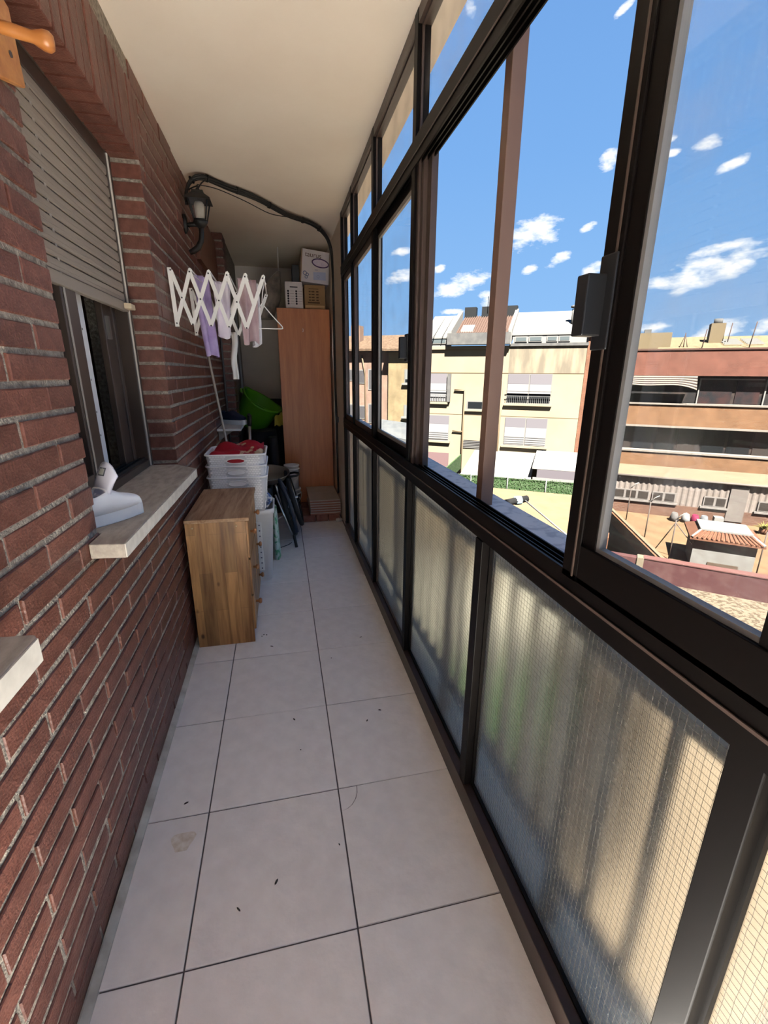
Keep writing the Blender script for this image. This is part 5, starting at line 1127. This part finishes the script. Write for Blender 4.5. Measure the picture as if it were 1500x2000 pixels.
# ---- long shed before it
P, e, n = facade((16.397, 18.668, 0), 127)
sd = root('shed', tuple(P + e * 5 + n * -2 + Vector((0, 0, -5))), 'long low shed with corrugated beige wall and small windows', 'shed')
CORR = mat('beige_corrugated', (.58, .48, .42), .8, color2=(.50, .41, .35), scale=2)
cor = MB(); prof = []
s_ = -.9
while s_ < 12: prof.append((s_, 0)); prof.append((s_ + .06, .035)); prof.append((s_ + .12, .035)); prof.append((s_ + .18, 0)); s_ += .24
rings = [[P + e * a + n * d + Vector((0, 0, z_)) for a, d in prof] for z_ in (-4.42, -3.22)]
cor.loft(rings, (False, False), closed=False, smooth=False); build('corrugated_wall', cor, CORR, sd); fb('back_wall', sd, CORR, -.9, 12, -1.0, -.02, -5, -3.25)
fb('brick_base', sd, m_brick_tex('shed_brick', (.36, .16, .10), (.30, .13, .08), (.42, .3, .22), 1.0, .25, .08, msize=.01), -.9, 12, -.3, .05, -5, -4.42)
build('roof_sheet', MB().hexa([tuple(P + e * s_ + n * d_ + Vector((0, 0, z_))) for s_, d_, z_ in ((-1.2, .12, -3.22), (13, .12, -3.22), (14, -8.9, -4.4), (-.8, -8.9, -4.4), (-1.2, .12, -3.12), (13, .12, -3.12), (14, -8.9, -4.12), (-.8, -8.9, -4.12))]), mat('dusty_roof_sheet', (.56, .44, .28), .9, color2=(.46, .35, .22), scale=1.2), sd)
build('gutter', MB().tube([P + e * s_ + n * .17 + Vector((0, 0, -3.16)) for s_ in (-1.2, 13)], .06, 6), mat('gutter_grey', (.40, .33, .28), .7), sd)
for a, b, k in ((-.13, 1.42, 3), (1.54, 2.51, 2), (3.61, 4.49, 2), (5.64, 6.6, 2), (7.6, 8.6, 2)):
    w = fb('window', sd, mat('shed_window_frame', (.50, .44, .40), .7), a, b, .03, .07, -4.30, -3.85); st = (b - a) / k
    for j in range(k): fb('pane', sd, mat('shed_pane', (.10, .085, .075), .2), a + st * j + .05, a + st * (j + 1) - .05, .07, .08, -4.25, -3.90, w)
    fb('sill', sd, MATS['shed_window_frame'], a - .1, b + .1, .03, .14, -4.40, -4.32, w)
fb('door', sd, mat('shed_door', (.42, .36, .32), .7), 4.55, 5.2, .03, .09, -4.9, -3.3)
# ---- clutter along the shed, pot plant
g = root('clutter_bags', tuple(P + e * 3.4 + n * .7 + Vector((0, 0, -5))), 'white and magenta bags heaped at the shed foot', 'bags')
for k, (s_, c_) in enumerate(((2.5, (.30, .28, .26)), (2.95, (.62, .60, .58)), (3.3, (.45, .04, .12)), (3.65, (.35, .36, .38)))):
    build('bag', MB().loft([[P + e * (s_ + (.22 - .1 * t) * math.cos(a)) + n * (.7 + .2 * math.sin(a)) + Vector((0, 0, -5 + .38 * t)) for a in [2 * math.pi * q_ / 8 for q_ in range(8)]] for t in (0, .5, 1)], (True, True)), mat(f'bag_colour_{k}', c_, .8), g)
tag(build('white_bin', MB().bbox(P, e, n, 4.0, 4.35, .5, .85, -5, -4.6), METALW), 'small white bin standing at the shed foot', 'bin')
pp_ = root('potted_plant', tuple(P + e * 5.7 + n * 1.2 + Vector((0, 0, -5))), 'yellow green potted plant on the terrace before the shed', 'plant')
build('pot', MB().lathe([(.12, 0), (.17, .25), (.15, .25), (0, .2)], 10, TR(*(P + e * 5.7 + n * 1.2 + Vector((0, 0, -5))))), mat('clay_pot', (.35, .15, .08), .8), pp_)
lv = MB()
for k in range(60):
    a, L_ = rnd.uniform(0, 6.28), rnd.uniform(.25, .5); b0 = P + e * 5.7 + n * 1.2 + Vector((0, 0, -4.78)); d = Vector((math.cos(a) * .7, math.sin(a) * .7, rnd.uniform(.2, .8))).normalized(); x = d.cross(Vector((0, 0, 1))).normalized() * .02
    lv._add([b0, b0 + d * L_ * .5 + x, b0 + d * L_ + Vector((0, 0, -.06)), b0 + d * L_ * .5 - x], [(0, 1, 2, 3)])
build('foliage', lv, mat('yellow_leaf', (.42, .38, .08), .7), pp_)

# ---- white hut on the terrace
P, e, n = facade((14.365, 12.11, 0), 130)
ht = root('roof_hut', tuple(P + e * .8 + n * -.6 + Vector((0, 0, -5))), 'small white walled roof hut with clay tile skirt and pale cap', 'hut')
WHW = mat('white_hut_wall', (.55, .53, .49), .9, color2=(.47, .44, .40), scale=4)
fb('wall', ht, WHW, -.05, 1.72, -1.5, 0, -5, -3.98); w = fb('hatch', ht, mat('hatch_brown', (.22, .15, .10), .8), .45, 1.32, 0, .03, -5, -4.78)
q = lambda s, d, z: P + e * s + n * d + Vector((0, 0, z))
o0 = [q(-.22, .22, -3.98), q(1.88, .22, -3.98), q(1.88, -1.7, -3.98), q(-.22, -1.7, -3.98)]; o1 = [q(-.22, .22, -3.90), q(1.88, .22, -3.90), q(1.88, -1.7, -3.90), q(-.22, -1.7, -3.90)]; o2 = [q(.12, -.18, -3.70), q(1.52, -.18, -3.70), q(1.52, -1.3, -3.70), q(.12, -1.3, -3.70)]
build('tile_skirt', MB().loft([o0, o1, o2], (True, True), smooth=False), mat('skirt_tile', (.46, .20, .11), .85, color2=(.34, .14, .08), scale=9), ht)
tl = MB()
for k in range(15): s_ = -.16 + .139 * k; f_ = (s_ + .22) / 2.1; tl.tube([q(s_, .23, -3.895), q(.12 + 1.4 * f_, -.17, -3.70)], .038, 6)
build('roof_tiles', tl, MATS['skirt_tile'], ht)['kind'] = 'stuff'
build('cap', MB().loft([[q(.08, -.12, -3.70), q(1.56, -.12, -3.70), q(1.56, -1.36, -3.70), q(.08, -1.36, -3.70)], [q(.08, -.12, -3.64), q(1.56, -.12, -3.64), q(1.56, -1.36, -3.64), q(.08, -1.36, -3.64)], [q(.4, -.5, -3.56), q(1.24, -.5, -3.56), q(1.24, -1.0, -3.56), q(.4, -1.0, -3.56)]], (True, True), smooth=False), METALW, ht)
for s_ in (-.22, 1.80): build('corner_ridge', MB().tube([q(s_ + .04, .22, -3.89), q(.12 if s_ < 0 else 1.52, -.18, -3.69)], .05, 6), METALW, ht)

# ---- maroon parapet, terrace, gravel roof, diagonal wall
P, e, n = facade((10.64, 10.75, 0), 130.6)
MAR = mat('maroon_sheet', (.20, .075, .075), .7, color2=(.27, .13, .12), scale=2.4, contrast=(.45, .65))
pw = root('parapet_wall', tuple(P + e * 3 + Vector((0, 0, -4.5))), 'low maroon parapet wall at the edge of the gravel roof', 'parapet')
fb('wall', pw, MAR, -1.45, .11, -.25, 0, -6, -3.84); fb('wall', pw, MAR, .27, 12, -.25, 0, -6, -3.82); fb('joint_post', pw, mat('pale_post', (.52, .42, .29), .9), .10, .28, -.27, .04, -6, -3.80)
fb('coping', pw, mat('pink_coping', (.36, .16, .14), .8), .27, 12, -.27, .02, -3.82, -3.79)
def slab(name, pts, z0, z1, m, label, cat): return tag(build(name, MB().prism([(x, y, 0) for x, y in pts], (0, 0, z0), (0, 0, z1)), m), label, cat, kind='structure')
GRV = mat('gravel_tan', (.50, .39, .27), .95, color2=(.24, .175, .115), scale=11, detail=4, contrast=(.46, .56), bump=.8, bump_scale=30)
slab('roof_gravel', [(1.28, -14), (19, -14), (19.5, 3.1), (10.64, 10.75), (9.60, 11.65), (9.2, 9.3), (7.3, 5.6), (4.6, 3.4), (1.28, 2.6)], -8, -4.5, GRV, 'tan gravel flat roof beyond the open window', 'gravel roof')
slab('floor_terrace', [(10.7, 10.8), (19.6, 3.2), (34, 12), (24, 17), (16.3, 18.9), (15.0, 17.6), (12.3, 11.4)], -8, -5.0, m_brick_tex('terracotta_terrace', (.72, .43, .21), (.64, .37, .17), (.44, .27, .14), 1.0, .3, .3, msize=.02), 'orange tiled terrace behind the maroon parapet', 'terrace')
slab('floor_flat', [(9.6, 16.0), (11.35, 15.0), (13.4, 17.9), (15.2, 20.4), (11.9, 22.6), (9.0, 23.9), (7.4, 20)], -5.6, -4.62, mat('tan_screed', (.52, .38, .22), .9, color2=(.46, .33, .19), scale=1.5), 'smooth tan flat roof before the hedge screen', 'flat roof')
slab('floor_well', [(1.28, 2.6), (4.6, 3.4), (7.3, 5.6), (9.2, 9.3), (9.5, 11.5), (6.9, 12.0), (5.0, 8.2), (3.0, 6.0), (1.28, 5.0)], -8, -6.6, mat('well_shade_dark', (.03, .028, .026), .8), 'bottom of the light well below, coloured near black as shade', 'roof')  # near-black colour stands in for the shade down in the well
slab('floor_court', [(1.28, 5.0), (3.0, 6.0), (5.0, 8.2), (6.9, 12.0), (9.5, 11.5), (10.2, 12.5), (11.3, 15.0), (9.6, 16.0), (7.4, 20), (1.28, 20)], -8, -6.6, mat('pale_court', (.62, .58, .46), .9, color2=(.5, .46, .36), scale=1), 'pale paved courtyard below the balcony', 'courtyard')
slab('ground', [(-60, -60), (90, -60), (90, 90), (-60, 90)], -9, -8, mat('courtyard_ground', (.24, .20, .16), .95, color2=(.18, .15, .12), scale=.5), 'dusty courtyard ground far below', 'ground')
dw = root('diagonal_wall', (13.7, 14.4, -8), 'sloping sight line wall of orange brick over mossy render', 'wall')
build('brick_top', MB().bar((12.32, 11.3, -4.52), (15.05, 17.7, -4.52), .26, .44), OBR, dw); build('render', MB().bar((12.40, 11.5, -6.4), (15.0, 17.6, -6.4), .24, 3.3), mat('mossy_render', (.36, .34, .24), .95, color2=(.25, .25, .18), scale=2, stretch=(1, 1, .3)), dw)
build('coping', MB().bar((12.30, 11.25, -4.27), (15.08, 17.75, -4.27), .12, .05), mat('tan_coping', (.5, .36, .22), .9), dw)
dw['label'] = 'straight boundary wall of orange brick above mossy render'
tag(build('brick_block', MB().bbox(P, e, n, -1.6, -.75, -1.2, -.6, -6, -3.55), mat('orange_block', (.46, .20, .10), .9)), 'orange brick block behind the parapet end', 'brick block')
# fence posts on the terrace
GAL = mat('grey_brown_post', (.26, .20, .17), .7); GALW = mat('pale_post_arm', (.60, .57, .52), .6)
fp = [((14.04, 12.745), True, 'braced fence post beside the roof hut'), ((14.96, 14.96), False, 'middle straight fence post with bent top arm'), ((15.88, 17.15), False, 'fence post nearest the shed wall'), ((15.96, 11.05), False, 'fence post at the outer corner of the roof hut')]
for (x, y), braced, lab in fp:
    g = root('fence_post', (x, y, -5), lab, 'fence post', 'terrace fence posts')
    build('post', MB().tube([(x, y, -5), (x, y, -3.48)], .022, 6), GAL, g); build('top_arm', MB().tube([(x, y, -3.48), (x + .10, y - .07, -3.30), (x + .22, y - .16, -3.20)], .022, 6), GALW, g)
    if braced: build('brace', MB().tube([(x, y, -3.6), (14.44, 13.79, -5)], .020, 6), GAL, g); build('brace', MB().tube([(x, y, -3.6), (14.92, 11.89, -5)], .020, 6), GAL, g)
# planting in the light well, seen green through the frosted panels
bs_ = root('courtyard_bush', (4.6, 7.6, -8), 'green bush growing up the light well below the balcony', 'bush')
lv = MB()
for k in range(2600):
    a, u_, w_ = rnd.uniform(0, 6.28), rnd.uniform(-1, 1), rnd.random() ** .33; r_ = math.sqrt(1 - u_ * u_) * w_
    c_ = Vector((4.35 + .75 * r_ * math.cos(a), 7.9 + 1.1 * r_ * math.sin(a), -5.6 + 1.0 * u_ * w_)); d = Vector((rnd.uniform(-1, 1), rnd.uniform(-1, 1), rnd.uniform(-.5, 1))).normalized() * .13; x = d.cross(Vector((.3, .2, 1))).normalized() * .06
    lv._add([c_ - d, c_ + x, c_ + d, c_ - x], [(0, 1, 2, 3)])
build('foliage', lv, mat('bush_leaf', (.14, .30, .09), .6), bs_); build('trunk', MB().tube([(4.6, 7.9, -8), (4.6, 7.9, -5.6)], .08, 7), mat('bark', (.15, .10, .07), .9), bs_)
